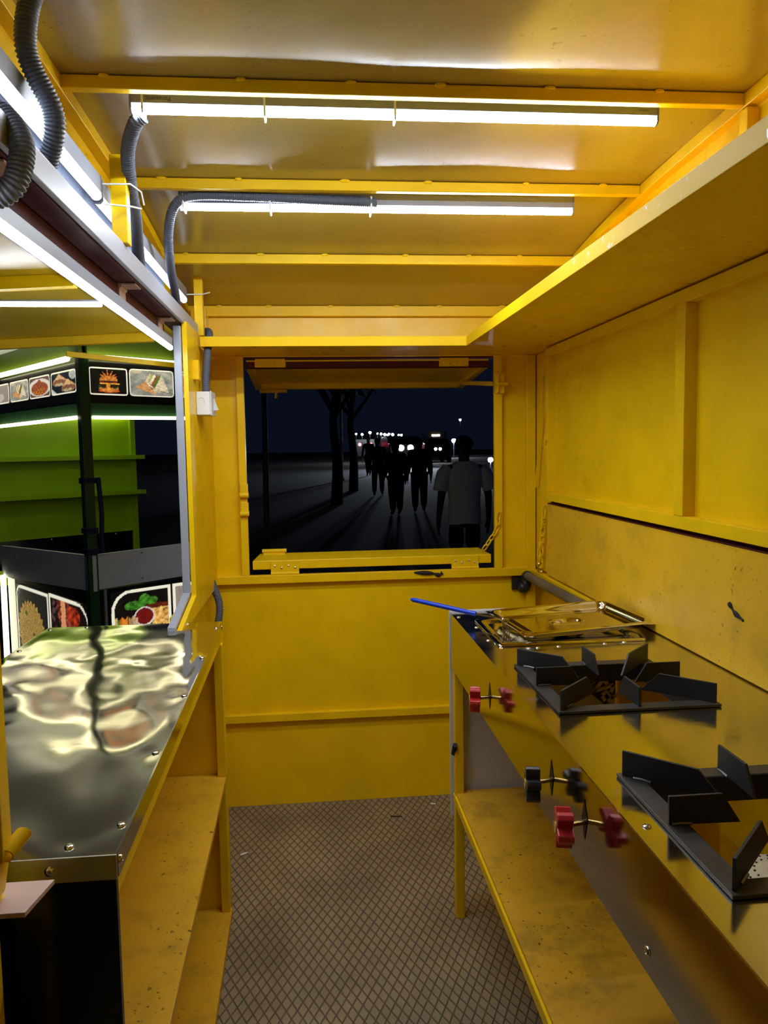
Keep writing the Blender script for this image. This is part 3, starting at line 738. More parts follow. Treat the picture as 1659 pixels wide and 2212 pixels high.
# ------------------------------------------------------------------ outside awning flap on the left
t = thing('awning_flap', 'raised yellow awning flap outside the serving hatch, seen from below', 'awning', (-.9, 1.6, 1.8))
def az(x): return 1.797-.048*(-.45-x)
def abox(x0, x1, y0, y1, d0, d1):
    return [(x0, y0, az(x0)+d0), (x1, y0, az(x1)+d0), (x1, y1, az(x1)+d0), (x0, y1, az(x0)+d0), (x0, y0, az(x0)+d1), (x1, y0, az(x1)+d1), (x1, y1, az(x1)+d1), (x0, y1, az(x0)+d1)]
MB().hexa(abox(-1.25, -.455, .80, 2.468, .024, .030)).build('panel', 'awning_paint', t)
MB().hexa(abox(-.478, -.449, .80, 2.47, .0, .0535)).build('hinge_rail', 'dark_red_paint', t, bevel=.002, label='dark red hinge rail')
m = MB(); MB().hexa(abox(-1.25, -.479, 2.442, 2.47, -.004, .024)).build('frame_tube', 'yellow_frame', t, bevel=.002)
MB().hexa(abox(-1.25, -.479, .80, .828, -.004, .024)).build('frame_tube', 'yellow_frame', t, bevel=.002)
MB().hexa(abox(-1.25, -1.222, .829, 2.441, -.004, .024)).build('frame_tube', 'yellow_frame', t, bevel=.002)
MB().hexa(abox(-1.22, -.479, 1.655, 1.683, -.002, .024)).build('cross_tube', 'yellow_frame', t, bevel=.002)
for y in (1.15, 1.93, 2.40):
    h = MB().box(-.449, -.408, y-.03, y+.03, 1.848, 1.852).box(-.449, -.445, y-.03, y+.03, 1.81, 1.848).build('hinge', 'rust_bare', t, bevel=.001, label='bare metal hinge')
    MB().cyl((-.446, y-.03, 1.846), (-.446, y+.03, 1.846), .006).build('knuckle', 'rust_bare', h, smooth=True)
t = thing('awning_strut', 'thin yellow strut from a wall bracket out to the awning corner', 'strut', (-.38, 2.6, 1.73))
MB().bar((-.372, 2.615, 1.728), (-.735, 2.43, 1.752), .010, .016).build('bar', 'yellow_frame', t, bevel=.001)
box(-.386, -.366, 2.60, 2.64, 1.688, 1.752).build('bracket', 'yellow_frame', t, bevel=.0015)

# ------------------------------------------------------------------ litter on the floor
def litter(p, q, r, mat, label):
    o = MB().path([p, q], r, 8).build('cigarette_butt' if mat == 'litter_white' else 'twig', mat, smooth=True); o['label'] = label; o['category'] = 'litter'
litter((.448, 2.977, .004), (.468, 2.973, .004), .0032, 'litter_white', 'tiny white cigarette butt on floor near the stove leg')
litter((-.29, 2.67, .004), (-.266, 2.685, .004), .0034, 'litter_white', 'tiny white cigarette butt on floor beside left counter leg')
litter((.275, 2.895, .003), (.32, 2.888, .003), .0022, 'dark_debris', 'thin dark twig lying on floor near back wall')

# ------------------------------------------------------------------ food pictures for the kiosk signs
rng = np.random.default_rng(3)
def fbm(x, y, s, seed=0):
    out = np.zeros_like(x)
    for k, a in ((1, .6), (2.1, .3), (4.3, .15)):
        xs, ys = x*s*k+seed*13.1, y*s*k+seed*7.7
        out += a*(np.sin(xs*2.1+1.7*np.sin(ys*1.3+seed))*np.cos(ys*1.9+1.3*np.sin(xs*1.1)))
    return out
def sel(img, mask, col, tex=0, k=.3):
    c = np.array(col, float)/255
    img[mask] = np.clip(c[None, :]*(1+k*(tex[mask][:, None] if not np.isscalar(tex) else tex)), 0, 1)
def ell(X, Y, cx, cy, rx, ry): return ((X-cx)/rx)**2+((Y-cy)/ry)**2 < 1
def tri(X, Y, a, b, c):
    d = lambda p, q: (X-q[0])*(p[1]-q[1])-(p[0]-q[0])*(Y-q[1])
    d1, d2, d3 = d(a, b), d(b, c), d(c, a)
    return ~(((d1 < 0) | (d2 < 0) | (d3 < 0)) & ((d1 > 0) | (d2 > 0) | (d3 > 0)))
def food(kind, X, Y):
    img = np.zeros(X.shape+(3,)); n = fbm(X, Y, 14); n2 = fbm(X, Y, 40, 2)
    if kind == 'burger':
        img[:] = np.array((22, 20, 17))/255*(1+.4*n[..., None])
        for ang in (-.95, -.55, -.1, .35, .8, 1.15):
            dx, dy = X-.5, Y-.60; al = dx*math.sin(ang)+dy*math.cos(ang); ac = abs(dx*math.cos(ang)-dy*math.sin(ang))
            sel(img, (al > 0) & (al < .36-.08*abs(ang)) & (ac < .016+.01*np.sin(al*40)), (205, 110, 45), n2)
        sel(img, ell(X, Y, .5, .12, .30, .06), (196, 84, 38), n)
        sel(img, ell(X, Y, .5, .20, .27, .12), (205, 125, 60), n)
        sel(img, (abs(X-.5) < .27) & (abs(Y-.29) < .06+.02*np.sin(X*40)), (52, 75, 22), n)
        sel(img, ell(X, Y, .40, .33, .14, .075) | ell(X, Y, .61, .33, .14, .075), (50, 32, 20), n2)
        sel(img, (abs(X-.5) < .27-.03*np.sin(X*30)) & (abs(Y-.41) < .03), (222, 165, 62), n)
        sel(img, (abs(X-.49) < .05) & (Y < .41) & (Y > .12), (224, 150, 50), n)
        sel(img, (abs(X-.5) < .25) & (abs(Y-.465) < .026), (165, 52, 34), n)
        sel(img, ell(X, Y, .5, .51, .26, .05), (62, 36, 22), n2)
        sel(img, ell(X, Y, .5, .56, .25, .17) & (Y > .53), (196, 118, 52), n)
    elif kind in ('sandwich', 'sandwich_narrow'):
        img[:] = np.array((150, 150, 138))/255*(1+.25*fbm(X, Y, 5, 4)[..., None])
        sel(img, n2 > .62, (70, 66, 56))
        sel(img, ell(X, Y, .15, .98, .12, .12), (190, 175, 150))
        for k in range(6):
            o = k*.055
            c = [(214, 196, 160), (170, 165, 105), (226, 216, 190), (150, 92, 52), (84, 110, 44), (218, 200, 168)][k]
            sel(img, tri(X, Y, (.46+o, .93-o*.3), (.26+o, .36-o*.5), (.60+o*1.1, .10+o*.2)), c, n, .18)
        sel(img, tri(X, Y, (.10, .30), (.34, .56), (.60, .04)), (204, 146, 88), n, .2)
        sel(img, tri(X, Y, (.34, .56), (.42, .52), (.66, .06)), (226, 210, 180), n, .15)
        sel(img, tri(X, Y, (.42, .50), (.46, .48), (.68, .08)), (186, 74, 46), n2)
    elif kind == 'pasta':
        img[:] = np.array((96, 72, 62))/255
        sel(img, ell(X, Y, .5, .48, .58, .46), (206, 204, 196), n, .06)
        sel(img, ell(X, Y, .5, .42, .43, .36) | tri(X, Y, (.08, .42), (.5, .92), (.9, .42)), (152, 74, 40), n2, .7)
        sel(img, (ell(X, Y, .45, .56, .22, .2)) & (n > .25), (86, 78, 84))
        sel(img, ell(X, Y, .5, .25, .4, .17) & (n2 > .1), (205, 128, 48))
    elif kind == 'wrap':
        img[:] = np.array((26, 32, 40))/255*(1+.3*n[..., None])
        sel(img, ell(X, Y, .9, .85, .16, .25), (170, 172, 160), n2)
        for cx, cy in ((.3, .62), (.66, .30)):
            sel(img, tri(X, Y, (cx-.26, cy-.05), (cx+.02, cy+.36), (cx+.36, cy-.02)), (208, 165, 116), n, .2)
            sel(img, ell(X, Y, cx+.04, cy-.10, .30, .17), (128, 82, 62), n2, .6)
            sel(img, ell(X, Y, cx+.02, cy-.19, .24, .06), (176, 160, 122), n)
        sel(img, tri(X, Y, (.0, .0), (.0, .25), (.2, .0)), (196, 198, 194))
    elif kind == 'fries':
        img[:] = np.array((20, 16, 14))/255*(1+.3*n[..., None])
        sel(img, (X > .55) & (abs(Y-.72+.12*X) < .09), (96, 36, 22), n)
        for cx, cy, rx, ry in ((.38, .72, .2, .1), (.55, .82, .1, .12), (.68, .78, .12, .09)): sel(img, ell(X, Y, cx, cy, rx, ry), (58, 118, 34), n, .5)
        sel(img, (X > .58) & (Y < .60) & (n+.8*(X-.5) > -.2), (222, 168, 88), n2, .35)
        for k in range(7):
            a = -.5+k*.25; px, py = .70+.04*k, .42-.05*(k % 3); dx, dy = X-px, Y-py
            al = dx*math.sin(a)+dy*math.cos(a); ac = abs(dx*math.cos(a)-dy*math.sin(a)); sel(img, (abs(al) < .2) & (ac < .03), (236, 190, 112) if k % 2 else (214, 150, 70), n)
        sel(img, ell(X, Y, .54, .45, .19, .21), (218, 214, 206)); sel(img, ell(X, Y, .54, .46, .165, .175), (112, 24, 20), n, .15)
        for x0, w, c in ((.04, .05, (92, 120, 40)), (.09, .035, (206, 88, 40)), (.125, .11, (232, 138, 40)), (.24, .08, (176, 130, 86)), (.33, .085, (196, 166, 128)), (.0, .045, (205, 170, 110))):
            sel(img, (X > x0) & (X < x0+w) & (Y < .48+.03*np.sin(X*60)), c, n2, .25)
    elif kind == 'flame':
        img[:] = np.array((26, 14, 12))/255
        sel(img, (abs(X-.40+.06*np.sin(Y*9)) < .17+.04*n) & (Y > .25), (118, 52, 38), n, .8)
        sel(img, ell(X, Y, .62, .80, .17, .15), (150, 46, 24), n, .7)
        sel(img, (abs(X-.36) < .06+.03*n2) & (Y > .45), (226, 150, 104))
        sel(img, (Y < .22+.1*n) & (n2 > -.1), (150, 62, 38), n)
        sel(img, (X < .16) & (Y > .3) & (n > .2), (84, 62, 66))
    elif kind == 'flatbread':
        img[:] = np.array((30, 29, 26))/255
        q = np.hypot((X-.55)/.62, (Y-.60)/.62); sel(img, (abs(q-.93) < .03), (90, 88, 80))
        wob = 1+.05*np.sin(np.arctan2(Y-.42, X-.45)*26)
        sel(img, ell(X, Y, .44, .42, .43*wob, .42*wob), (170, 134, 66), n2, .35)
        sel(img, ell(X, Y, .44, .42, .40, .40) & (n2 > .45), (110, 96, 40))
        sel(img, ell(X, Y, .30, .66, .05, .03) | ell(X, Y, .52, .40, .05, .02), (70, 84, 34))
    else:
        img[:] = np.array((150, 138, 126))/255*(1+.1*n[..., None]); sel(img, ell(X, Y, .4, .3, .3, .25), (190, 182, 172))
    return img
def picture(name, kind, f, w, h, parent, label, border=.012, rad=.035, corners=(1, 1, 1, 1), nx=72):
    """printed panel: f(s, t) -> world point, s 0..w, t 0..h; pale rounded outline printed in the sheet"""
    ny = max(24, int(nx*h/w)); X, Y = np.meshgrid(np.linspace(0, 1, nx+1), np.linspace(0, 1, ny+1), indexing='ij')
    px, py = X*w, Y*h
    qx, qy = np.abs(px-w/2)-w/2+rad, np.abs(py-h/2)-h/2+rad
    r = np.full_like(px, rad)
    cid = np.where(px < w/2, np.where(py < h/2, 0, 3), np.where(py < h/2, 1, 2))
    on = np.array(corners)[cid] > 0
    sd_r = np.hypot(np.maximum(qx, 0), np.maximum(qy, 0))+np.minimum(np.maximum(qx, qy), 0)-rad
    sd_s = np.maximum(np.abs(px-w/2)-w/2, np.abs(py-h/2)-h/2)
    sd = np.where(on, sd_r, sd_s)
    inner = food(kind, np.clip((px-border)/(w-2*border), 0, 1), np.clip((py-border)/(h-2*border), 0, 1))
    img = inner.copy(); img[sd > -border] = (.97, .95, .86); img[sd > 0] = (.04, .04, .04)
    L = np.where(img <= .04045, img/12.92, ((img+.055)/1.055)**2.4)
    m = MB().mat('food_print'); vs = [[m.b.verts.new(f(px[i, j], py[i, j])) for j in range(ny+1)] for i in range(nx+1)]
    for i in range(nx):
        for j in range(ny): m._f([vs[i][j], vs[i+1][j], vs[i+1][j+1], vs[i][j+1]])
    m.b.verts.index_update()
    o = m.build(name, None, parent, label=label)
    a = o.data.color_attributes.new('Col', 'FLOAT_COLOR', 'POINT')
    flat = np.ones(((nx+1)*(ny+1), 4), np.float32); flat[:, :3] = L.reshape(-1, 3); a.data.foreach_set('color', flat.ravel())
    return o

# ------------------------------------------------------------------ green kiosk outside
K0 = V((-1.12, 3.93, 0)); ER = V((.787, .617, 0)).normalized(); EL = V((-.617, .787, 0)).normalized()
def kp(u, v, z): return K0+ER*u+EL*v+V((0, 0, z))
def kbox(u0, u1, v0, v1, z0, z1, m=None):
    m = m or MB(); return m.hexa([kp(u0, v0, z0), kp(u1, v0, z0), kp(u1, v1, z0), kp(u0, v1, z0), kp(u0, v0, z1), kp(u1, v0, z1), kp(u1, v1, z1), kp(u0, v1, z1)])
G = -.2
k = thing('food_kiosk', 'green food kiosk with lit food signs standing outside beyond the hatch', 'kiosk', (K0.x, K0.y, G))
kbox(-.02, .03, -.02, .03, G, 1.92).build('corner_post', 'dark_green_paint', k, bevel=.003)
kbox(.031, 0.72, .0, .03, 1.635, 1.70).build('beam', 'dark_green_paint', k)
kbox(.0, .03, .031, 1.4, 1.635, 1.70).build('beam', 'dark_green_paint', k)
sr = kbox(.031, .60, .004, .03, 1.70, 1.905).build('sign_board', 'sign_black', k, label='long black sign board with burger and sandwich pictures')
sl_ = kbox(.004, .03, .031, 1.4, 1.70, 1.905).build('sign_board', 'sign_black', k, label='black sign board with four food pictures')
FR = lambda u0, z0: (lambda s, t_: kp(u0+s, .0025, z0+t_))
FL = lambda v0, z0: (lambda s, t_: kp(.0025, v0-s, z0+t_))
picture('food_picture', 'burger', FR(.035, 1.742), .202, .138, sr, 'burger picture', .006, .018)
picture('food_picture', 'sandwich', FR(.246, 1.742), .250, .140, sr, 'club sandwich picture', .006, .018)
picture('food_picture', 'pasta', FR(.505, 1.744), .09, .140, sr, 'third picture cut by window post', .006, .018, nx=40)
picture('food_picture', 'wrap', FL(.415, 1.758), .335, .118, sl_, 'cut wrap picture', .008, .02)
picture('food_picture', 'pasta', FL(.742, 1.758), .308, .118, sl_, 'plate of pasta picture', .008, .02)
picture('food_picture', 'sandwich_narrow', FL(1.07, 1.758), .308, .118, sl_, 'grey sandwich picture', .008, .02)
picture('food_picture', 'plate', FL(1.39, 1.758), .30, .118, sl_, 'pale picture at far left', .008, .02, nx=40)
def quad_panel(f0, f1, z00, z01, z10, z11, side, name, mat, par, **kw):
    if side == 'r': P = [kp(f0, 0, z00), kp(f1, 0, z10), kp(f1, .02, z10), kp(f0, .02, z00), kp(f0, 0, z01), kp(f1, 0, z11), kp(f1, .02, z11), kp(f0, .02, z01)]
    else: P = [kp(0, f0, z00), kp(.02, f0, z00), kp(.02, f1, z10), kp(0, f1, z10), kp(0, f0, z01), kp(.02, f0, z01), kp(.02, f1, z11), kp(0, f1, z11)]
    return MB().hexa(P).build(name, mat, par, **kw)
br = quad_panel(-.02, .60, .76, .938, .771, .95, 'r', 'counter_apron', 'silver_panel', k, label='grey metal apron')
bl = quad_panel(-.021, 1.4, .757, .938, .672, .875, 'l', 'counter_apron', 'silver_panel', k, label='grey metal apron')
for u, z in ((.03, .91), (.03, .78), (.27, .925), (.27, .79)): screw(kp(u, 0, z), -EL, .006, br)
for v, z in ((.04, .91), (.04, .775), (.38, .89), (.38, .745), (.78, .85), (.8, .73), (1.1, .83)): screw(kp(0, v, z), -ER, .006, bl)
lr = kbox(.035, .60, .006, .03, -.1, .755).build('lower_sign', 'sign_black', k)
ll = kbox(.006, .03, .031, 1.19, -.1, .70).build('lower_sign', 'sign_black', k)
picture('food_picture', 'fries', FR(.095, .455), .335, .28, lr, 'picture of fries, ketchup and basil', .016, .11, (0, 0, 0, 1))
picture('food_picture', 'plate', FR(.442, .455), .15, .28, lr, 'pale beige picture', .016, .06, (0, 0, 1, 0), nx=40)
picture('food_picture', 'flame', FL(.615, .29), .56, .38, ll, 'picture of flaming red meat', .016, .16, (0, 0, 1, 0))
picture('food_picture', 'flatbread', FL(1.165, .20), .535, .46, ll, 'flatbread picture', .016, .08, (0, 0, 0, 1))
kbox(.0, .02, 1.205, 1.30, -.1, .685).build('lit_strip', 'strip_glow', k, label='glowing cream edge strip')
for u, v in ((-.006, .045), (.06, -.006)): kbox(u, u+.012, v, v+.012, -.1, .755).build('corner_trim', 'white_metal', k)
# inside
kbox(.0, .93, 1.50, 1.52, .60, 1.80).build('back_wall', 'lime_paint', k)
kbox(.93, .965, 1.47, 1.52, .60, 1.80).build('back_post', 'lime_paint', k)
for z in (1.405, 1.155): kbox(.0, 1.0, 1.40, 1.50, z, z+.028).build('wall_shelf', 'lime_paint', k)
sp = kbox(.0, .955, 1.487, 1.499, .70, .888).build('splashback', 'steel_front', k)
for u in (.35, .62, .80): screw(kp(u, 1.487, .872), -EL, .008, sp)
kbox(.03, .60, .03, 1.48, .72, .74).build('work_surface', 'black_panel', k)
kbox(.0, .98, .03, 1.52, 1.93, 1.95).build('roof', 'mid_green_paint', k)
kbox(.031, .60, .0, .02, 1.945, 2.05).build('fascia', 'mid_green_paint', k); kbox(.0, .02, .031, 1.4, 1.945, 2.05).build('fascia', 'mid_green_paint', k)
kbox(-1.1, .60, -1.0, 1.5, 2.052, 2.07).build('unseen_reflector', 'reflector_sheet', k)  # unseen sheet added over the kiosk so the steel counter reflects something lit
for z in (1.30, 1.05, .945): kbox(-.026, .036, -.026, .036, z, z+.028).build('strap', 'blue_strap', k, label='dark blue binding strap')
MB().path([kp(.045, -.03, 1.33), kp(.055, -.03, 1.15), kp(.050, -.03, 1.04), kp(.055, -.03, .95)], .012, 8).build('cable', 'blue_strap', k, label='dark blue cable strapped to post')
def ktube(a, b, r, label, mat='kiosk_glow', grp='bare tube lights on the green kiosk'):
    o = MB().cyl(a, b, r, 10).build('tube_light', mat, smooth=True); o['label'] = label; o['category'] = 'light'; o['group'] = grp
ktube(kp(.02, -.02, 1.928), kp(.50, -.02, 1.925), .011, 'kiosk tube light above burger sign, right of green post')
ktube(kp(-.02, .12, 1.925), kp(-.02, 1.3, 1.925), .014, 'kiosk tube light above sign left of green post')
ktube(kp(-.02, .04, 1.628), kp(-.02, 1.3, 1.622), .010, 'kiosk tube light under left sign, sloping down left of post')
ktube(kp(.04, -.01, 1.668-.04), kp(.60, -.01, 1.672-.04), .009, 'kiosk tube light under burger sign, right of green post')
ktube(kp(.03, 1.478, 1.72), kp(.91, 1.478, 1.715), .011, 'horizontal kiosk tube light along top of lime back wall')
ktube(kp(.78, 1.40, 1.70), kp(.55, .05, 1.66), .009, 'kiosk tube light crossing from back wall toward right')
ktube(kp(.03, .9, 1.715), kp(.70, .9, 1.715), .009, 'kiosk tube light across middle of kiosk ceiling')
ktube(kp(-.01, 1.375, -.1), kp(-.01, 1.355, .69), .017, 'upright kiosk tube light at far left of lower pictures', 'kiosk_glow')

# ------------------------------------------------------------------ street outside the rear opening
def gz(y): return -.2 if y < 9 else (-.2+.02*(y-9) if y < 44 else .5)
m = MB(); m.cells(lambda u, v: V((u, v, gz(v))), [-60, -8, 0, 8, 80], [-12, 3, 9, 20, 30, 44, 90, 300]); struct('road', m, 'asphalt')

def skin(name, verts, edges, rad, mat, parent, sub=2, **kw):
    me = bpy.data.meshes.new(name); off = wl(parent)
    me.from_pydata([V(v)-off for v in verts], edges, []); me.materials.append(M[mat])
    o = bpy.data.objects.new(name, me); C.objects.link(o); o.parent = parent; WL[o.name] = off
    md = o.modifiers.new('Skin', 'SKIN'); md.use_smooth_shade = True
    if not me.skin_vertices: me.skin_vertices.new()
    for i, r in enumerate(rad):
        q = me.skin_vertices[0].data[i]; q.radius = (r, r) if isinstance(r, (int, float)) else r; q.use_root = (i == 0)
    o.modifiers.new('Sub', 'SUBSURF').levels = sub; o.modifiers['Sub'].render_levels = sub
    for a, b in kw.items(): o[a] = b
    return o
def person(x, y, h, yaw, label, skinm, top, bottom, short_sleeve=False, shorts=False, step=.08, elbow=0., slim=1., topname='jacket', bottomname='trousers'):
    g = gz(y); t = thing('person', label, 'person', (x, y, g))
    c, s = math.cos(yaw), math.sin(yaw)
    def W(a, b, z): return V((x+(a*c-b*s)*h, y+(a*s+b*c)*h, g+z*h))      # a right, b forward, z up (fractions of height)
    Vt, Ed, R = [], [], []
    def add(p, r, par=None):
        Vt.append(W(*p)); R.append(r*h*slim if isinstance(r, (int, float)) else (r[0]*h*slim, r[1]*h*slim)); i = len(Vt)-1
        if par is not None: Ed.append((par, i))
        return i
    pel = add((0, 0, .52), (.070, .055)); sp = add((0, .005, .62), (.066, .05), pel); ch = add((0, 0, .73), (.080, .058), sp)
    nb = add((0, -.005, .815), .040, ch); nk = add((0, .005, .85), .030, nb); hd = add((0, .012, .895), (.040, .046), nk); tp = add((0, .008, .945), (.044, .052), hd); cr = add((0, .004, .978), .026, tp)
    no = add((0, .066, .915), .008, hd)
    for sd in (-1, 1):
        ear = add((sd*.046, .006, .918), .009, hd)
        hp = add((sd*.052, 0, .495), .052, pel); kn = add((sd*.058, step*sd*.5+.01, .28), .034, hp); an = add((sd*.060, step*sd-.01, .045), .020, kn); toe = add((sd*.066, step*sd+.075, .018), (.020, .014), an)
        sh = add((sd*.112, -.005, .795), .034, ch); el = add((sd*.148, -.015+elbow*.3, .625), .025, sh); wr = add((sd*.158, .02+elbow, .475+elbow*.8), .0165, el); pm = add((sd*.158, .03+elbow, .440+elbow*.9), (.019, .012), wr)
        for kf, (dy, L) in enumerate(((-.014, .036), (-.005, .043), (.005, .041), (.013, .032))):
            f1 = add((sd*.158, .032+elbow+dy, .418+elbow*.9), .0052, pm); add((sd*.153, .036+elbow+dy, .418-L+elbow*.9), .0042, f1)
        th = add((sd*.150, .052+elbow, .438+elbow*.9), .006, pm); add((sd*.147, .058+elbow, .415+elbow*.9), .0048, th)
    skin('body', Vt, Ed, R, skinm, t)
    # top garment
    Vt, Ed, R = [], [], []
    e = 1.16
    a0 = add((0, .0, .455 if short_sleeve else .475), (.098, .076) if short_sleeve else (.088, .068)); a1 = add((0, .005, .60), (.080*1.02, .062), a0); a2 = add((0, 0, .735), (.092, .068), a1); a3 = add((0, -.003, .808), .052, a2); add((0, 0, .835), .036, a3)
    for sd in (-1, 1):
        b0 = add((sd*.112, -.005, .792), .042, a2); 
        b1 = add((sd*.140, -.012+elbow*.2, .67 if short_sleeve else .625), .038 if short_sleeve else .033, b0)
        if not short_sleeve: add((sd*.157, .015+elbow*.95, .487+elbow*.8), .0235, b1)
    if short_sleeve:
        tm = MB()
        tm.rings([[W(rx*math.cos(2*PI*q/28), ry*math.sin(2*PI*q/28), zz+.004*math.sin(2*PI*q/28*3)*(zz < .5)) for q in range(28)] for zz, rx, ry in ((.468, .094, .070), (.452, .103, .078), (.50, .101, .076), (.58, .097, .072), (.66, .104, .074), (.73, .116, .077), (.775, .124, .072), (.805, .098, .058), (.832, .052, .046))])
        for sd in (-1, 1):
            tm.path([W(sd*.100, 0, .79), W(sd*.128, -.006, .755), W(sd*.146, -.012, .70), W(sd*.156, -.014, .655)], lambda i: (.040, .047, .044, .043)[i]*h, 16)
        tm.build(topname, top, t, smooth=True)
    else: skin(topname, Vt, Ed, R, top, t)
    Vt, Ed, R = [], [], []
    p0 = add((0, 0, .50), (.070, .054) if shorts else (.078, .062))
    for sd in (-1, 1):
        q0 = add((sd*.052, 0, .455 if shorts else .475), .050 if shorts else .058, p0); q1 = add((sd*.059, step*sd*.5+.008, .285), .042 if not shorts else .052, q0)
        if not shorts: add((sd*.060, step*sd-.008, .055), .032, q1)
    skin(bottomname, Vt, Ed, R, bottom, t)
    m = MB(); cc = W(0, .002, .938); rs = []
    for i in range(9):
        th = .12+i*.21; rr_ = .058*h*math.sin(th); zz = .052*h*math.cos(th)
        rs.append([cc+V((rr_*math.cos(2*PI*k_/16), rr_*1.02*math.sin(2*PI*k_/16), zz)) for k_ in range(16)])
    m.rings(rs).build('hair', 'hair', t, smooth=True)
    return t
person(1.665, 8.3, 1.80, .05, 'person in white T-shirt and dark shorts walking away outside rear opening', 'skin_dark', 'tee_white', 'cloth_black', True, True, .05, topname='tshirt', bottomname='shorts')
person(2.47, 17.6, 1.74, -.1, 'person in dark jacket in front of the bright headlamps', 'skin_mid', 'cloth_navy', 'cloth_black', step=.07, slim=1.35)
person(1.86, 17, 1.66, .2, 'person in black clothing left of the bright headlamps', 'skin_mid', 'cloth_black', 'cloth_black', step=.04, elbow=.03, slim=1.35)
person(1.93, 22.5, 1.72, -.15, 'person in grey top walking behind the black clothed person', 'skin_mid', 'cloth_grey', 'cloth_black', step=.1, slim=1.25)
person(2.43, 33, 1.72, .1, 'person in dark clothing farthest away beside dark tree trunk', 'skin_mid', 'cloth_navy', 'cloth_black', step=.16)

def tree(x, y, h, r, label, seed):
    g = gz(y); t = thing('tree', label, 'tree', (x, y, g)); rd = random.Random(seed)
    MB().path(spline([(x, y, g-.05), (x+.03, y, g+h*.2), (x-.05, y+.05, g+h*.4), (x+.1, y, g+h*.62)], 6), lambda i: r*(1.25-.04*i), 12).build('trunk', 'bark', t, smooth=True)
    for q in range(4):
        a = q*1.7+seed; MB().path(spline([(x, y, g+h*.42), (x+math.cos(a)*h*.1, y+math.sin(a)*h*.1, g+h*.55), (x+math.cos(a)*h*.2, y+math.sin(a)*h*.2, g+h*.72)], 5), lambda i: r*(.5-.03*i), 8).build('branch', 'bark', t, smooth=True)
    m = MB()
    for q in range(420):
        v = V((rd.gauss(0, 1), rd.gauss(0, 1), rd.gauss(0, 1))).normalized()*h*.27*rd.random()**.4
        p = V((x, y, g+h*.76))+V((v.x, v.y, v.z*.8)); d = V((rd.uniform(-1, 1), rd.uniform(-1, 1), rd.uniform(-1, 1))).normalized(); e = d.orthogonal().normalized(); sz = h*.035
        vs = [m.b.verts.new(q_) for q_ in (p-d*sz, p+e*sz*.5, p+d*sz, p-e*sz*.5)]; m._f(vs)
    m.build('foliage', 'leaf_dark', t)
tree(1.30, 24.5, 5.5, .13, 'dark street tree trunk left of the walking group', 3)
tree(.62, 20, 5.5, .13, 'dark street tree at left inside the rear opening', 5)
def pole(x, y, h, r, label):
    g = gz(y); t = thing('street_pole', label, 'pole', (x, y, g))
    MB().path([(x, y, g), (x+.01, y, g+h*.5), (x+.03, y, g+h)], lambda i: r*(1.1-.15*i), 10).build('shaft', 'pole_grey', t, smooth=True)
    MB().cyl((x, y, g), (x, y, g+.12), r*1.9, 12).build('foot_collar', 'pole_grey', t)
pole(-.55, 9.0, 3.4, .035, 'grey metal pole standing nearest, at left of rear opening')
pole(1.15, 30, 4.6, .05, 'thin grey pole beyond the street tree on the left')

def vehicle(x, y, w, hh, L, hz, label, lampm, sep, r, name='van'):
    g = gz(y); t = thing(name, label, 'vehicle', (x, y, g))
    prof = [(0, .32), (0, hh*.76), (.55, hh*.79), (1.0, hh*.96), (1.6, hh), (L, hh), (L, .32)]
    MB().prism([V((x-w/2, y+a, g+b)) for a, b in prof], (w, 0, 0)).build('body', 'car_dark', t, bevel=.06)
    MB().hexa([V((x-w*.42, y+.62, g+hh*.80)), V((x+w*.42, y+.62, g+hh*.80)), V((x+w*.40, y+.97, g+hh*.93)), V((x-w*.40, y+.97, g+hh*.93)), V((x-w*.42, y+.59, g+hh*.81)), V((x+w*.42, y+.59, g+hh*.81)), V((x+w*.40, y+.94, g+hh*.94)), V((x-w*.40, y+.94, g+hh*.94))]).build('windscreen', 'car_glass', t)
    for sx in (-1, 1):
        for yy in (.75, L-.7): MB().cyl((x+sx*w*.5-.1, y+yy, g+.32), (x+sx*w*.5+.1, y+yy, g+.32), .32, 20).build('wheel', 'tyre', t)
        c = V((x+sx*sep/2, y-.001, hz)); MB().cyl(c, c+V((0, .03, 0)), r, 20).build('headlamp', lampm, t, smooth=True)
vehicle(4.92, 40, 1.75, 1.70, 4.4, 1.47, 'dark oncoming car with blazing white headlamps in the street', 'headlamp_glow', .50, .15, 'car')
vehicle(7.95, 48, 1.7, 1.6, 4.2, 1.37, 'dark car with two small white lamps right of the blazing headlamps', 'lamp_white', .28, .09, 'car')
vehicle(4.20, 60, 1.75, 2.3, 4.2, 1.80, 'dark car showing red lamps left of the blazing headlamps', 'lamp_red', .9, .12, 'car')
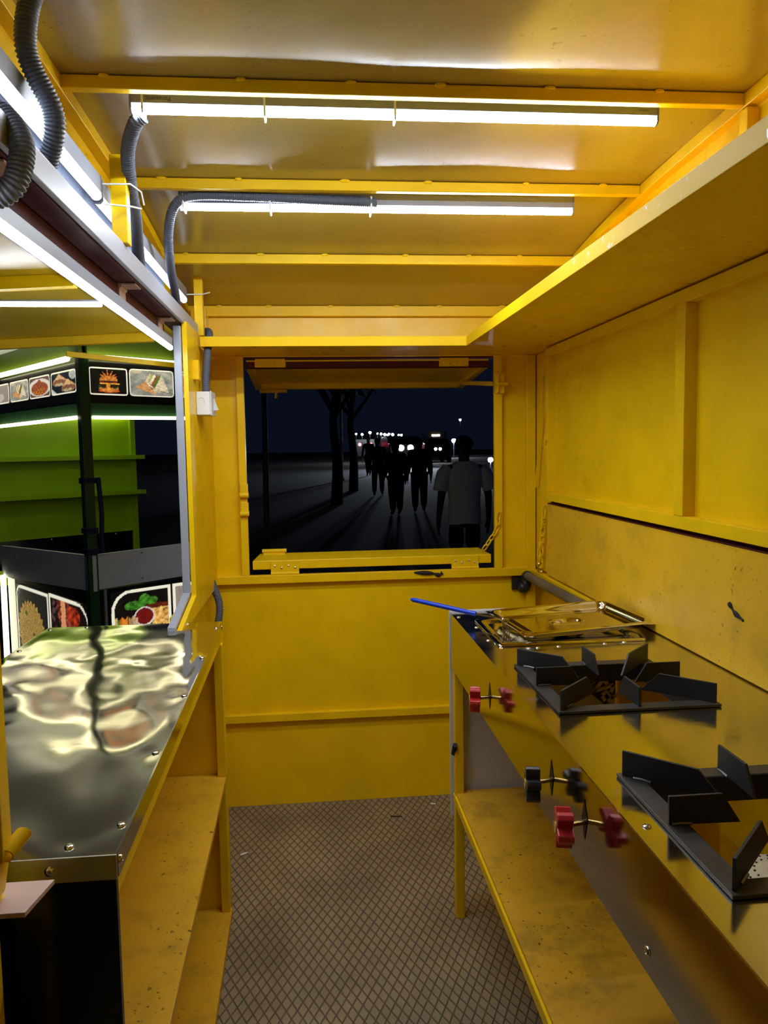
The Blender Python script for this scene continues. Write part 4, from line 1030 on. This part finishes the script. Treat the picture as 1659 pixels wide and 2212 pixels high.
def street_lamp(px, py, d, r, mat, label, group=None):
    x = d*(math.tan(.0926)*0+(px-829.5)/1650.*1.0+.0928)*1.0; y = d
    z = H+(py_to(px)-py)/1650.*d*1.0
    g = gz(y); t = thing('street_lamp', label, 'lamp', (x, y, g), group)
    MB().cyl((x, y, g), (x, y, z-r), r*.22, 8).build('post', 'pole_grey', t)
    MB().ball((x, y, z), r, 6).build('bulb', mat, t, smooth=True)
def py_to(px): return 978.0-(px-670)*.0160
far = 'small white lamp in the distant row of lights down the street'
for i, (px, py) in enumerate(((772, 944), (785, 945), (802, 941), (818, 943), (826, 944), (834, 945), (840, 946), (843, 944), (851, 945), (864, 946), (870, 946))):
    street_lamp(px, py, 52+1.2*(i % 4), .062+.016*(i % 3), 'lamp_white', far, 'distant row of street lights')
street_lamp(962, 959, 70, .20, 'lamp_white', 'white street lamp right of the headlamps, left one of two alike')
street_lamp(985, 958, 70, .20, 'lamp_white', 'white street lamp nearest to the person in white T-shirt')
street_lamp(999, 913, 90, .13, 'lamp_white', 'tiny white lamp high above the head of the white T-shirt person')
street_lamp(1066, 1000, 26, .09, 'lamp_white', 'white lamp at right edge of rear opening beside the white T-shirt')
o = None
t = thing('lit_stall', 'small stall with warm lit strip in the distance right of the headlamps', 'stall', (9.45, 58, .5))
box(8.7, 10.3, 58, 60, .5, 2.75).build('stall_body', 'car_dark', t)
box(9.15, 9.75, 57.95, 58, 2.33, 2.46).build('lit_sign', 'lamp_warm', t)

# ------------------------------------------------------------------ world & render settings
w = bpy.data.worlds.new('night'); S.world = w; w.use_nodes = True
bg = w.node_tree.nodes['Background']; bg.inputs[0].default_value = (.25, .42, 1.0, 1); bg.inputs[1].default_value = .0032
S.view_settings.view_transform = 'Standard'; S.view_settings.look = 'None'; S.view_settings.gamma = 1; S.view_settings.use_curve_mapping = False
S.view_settings.exposure = 1.65
cy = S.cycles
cy.use_denoising = True
cy.max_bounces = 10; cy.diffuse_bounces = 6; cy.glossy_bounces = 6; cy.transmission_bounces = 4
cy.sample_clamp_indirect = 6.0; cy.caustics_reflective = True; cy.blur_glossy = .5
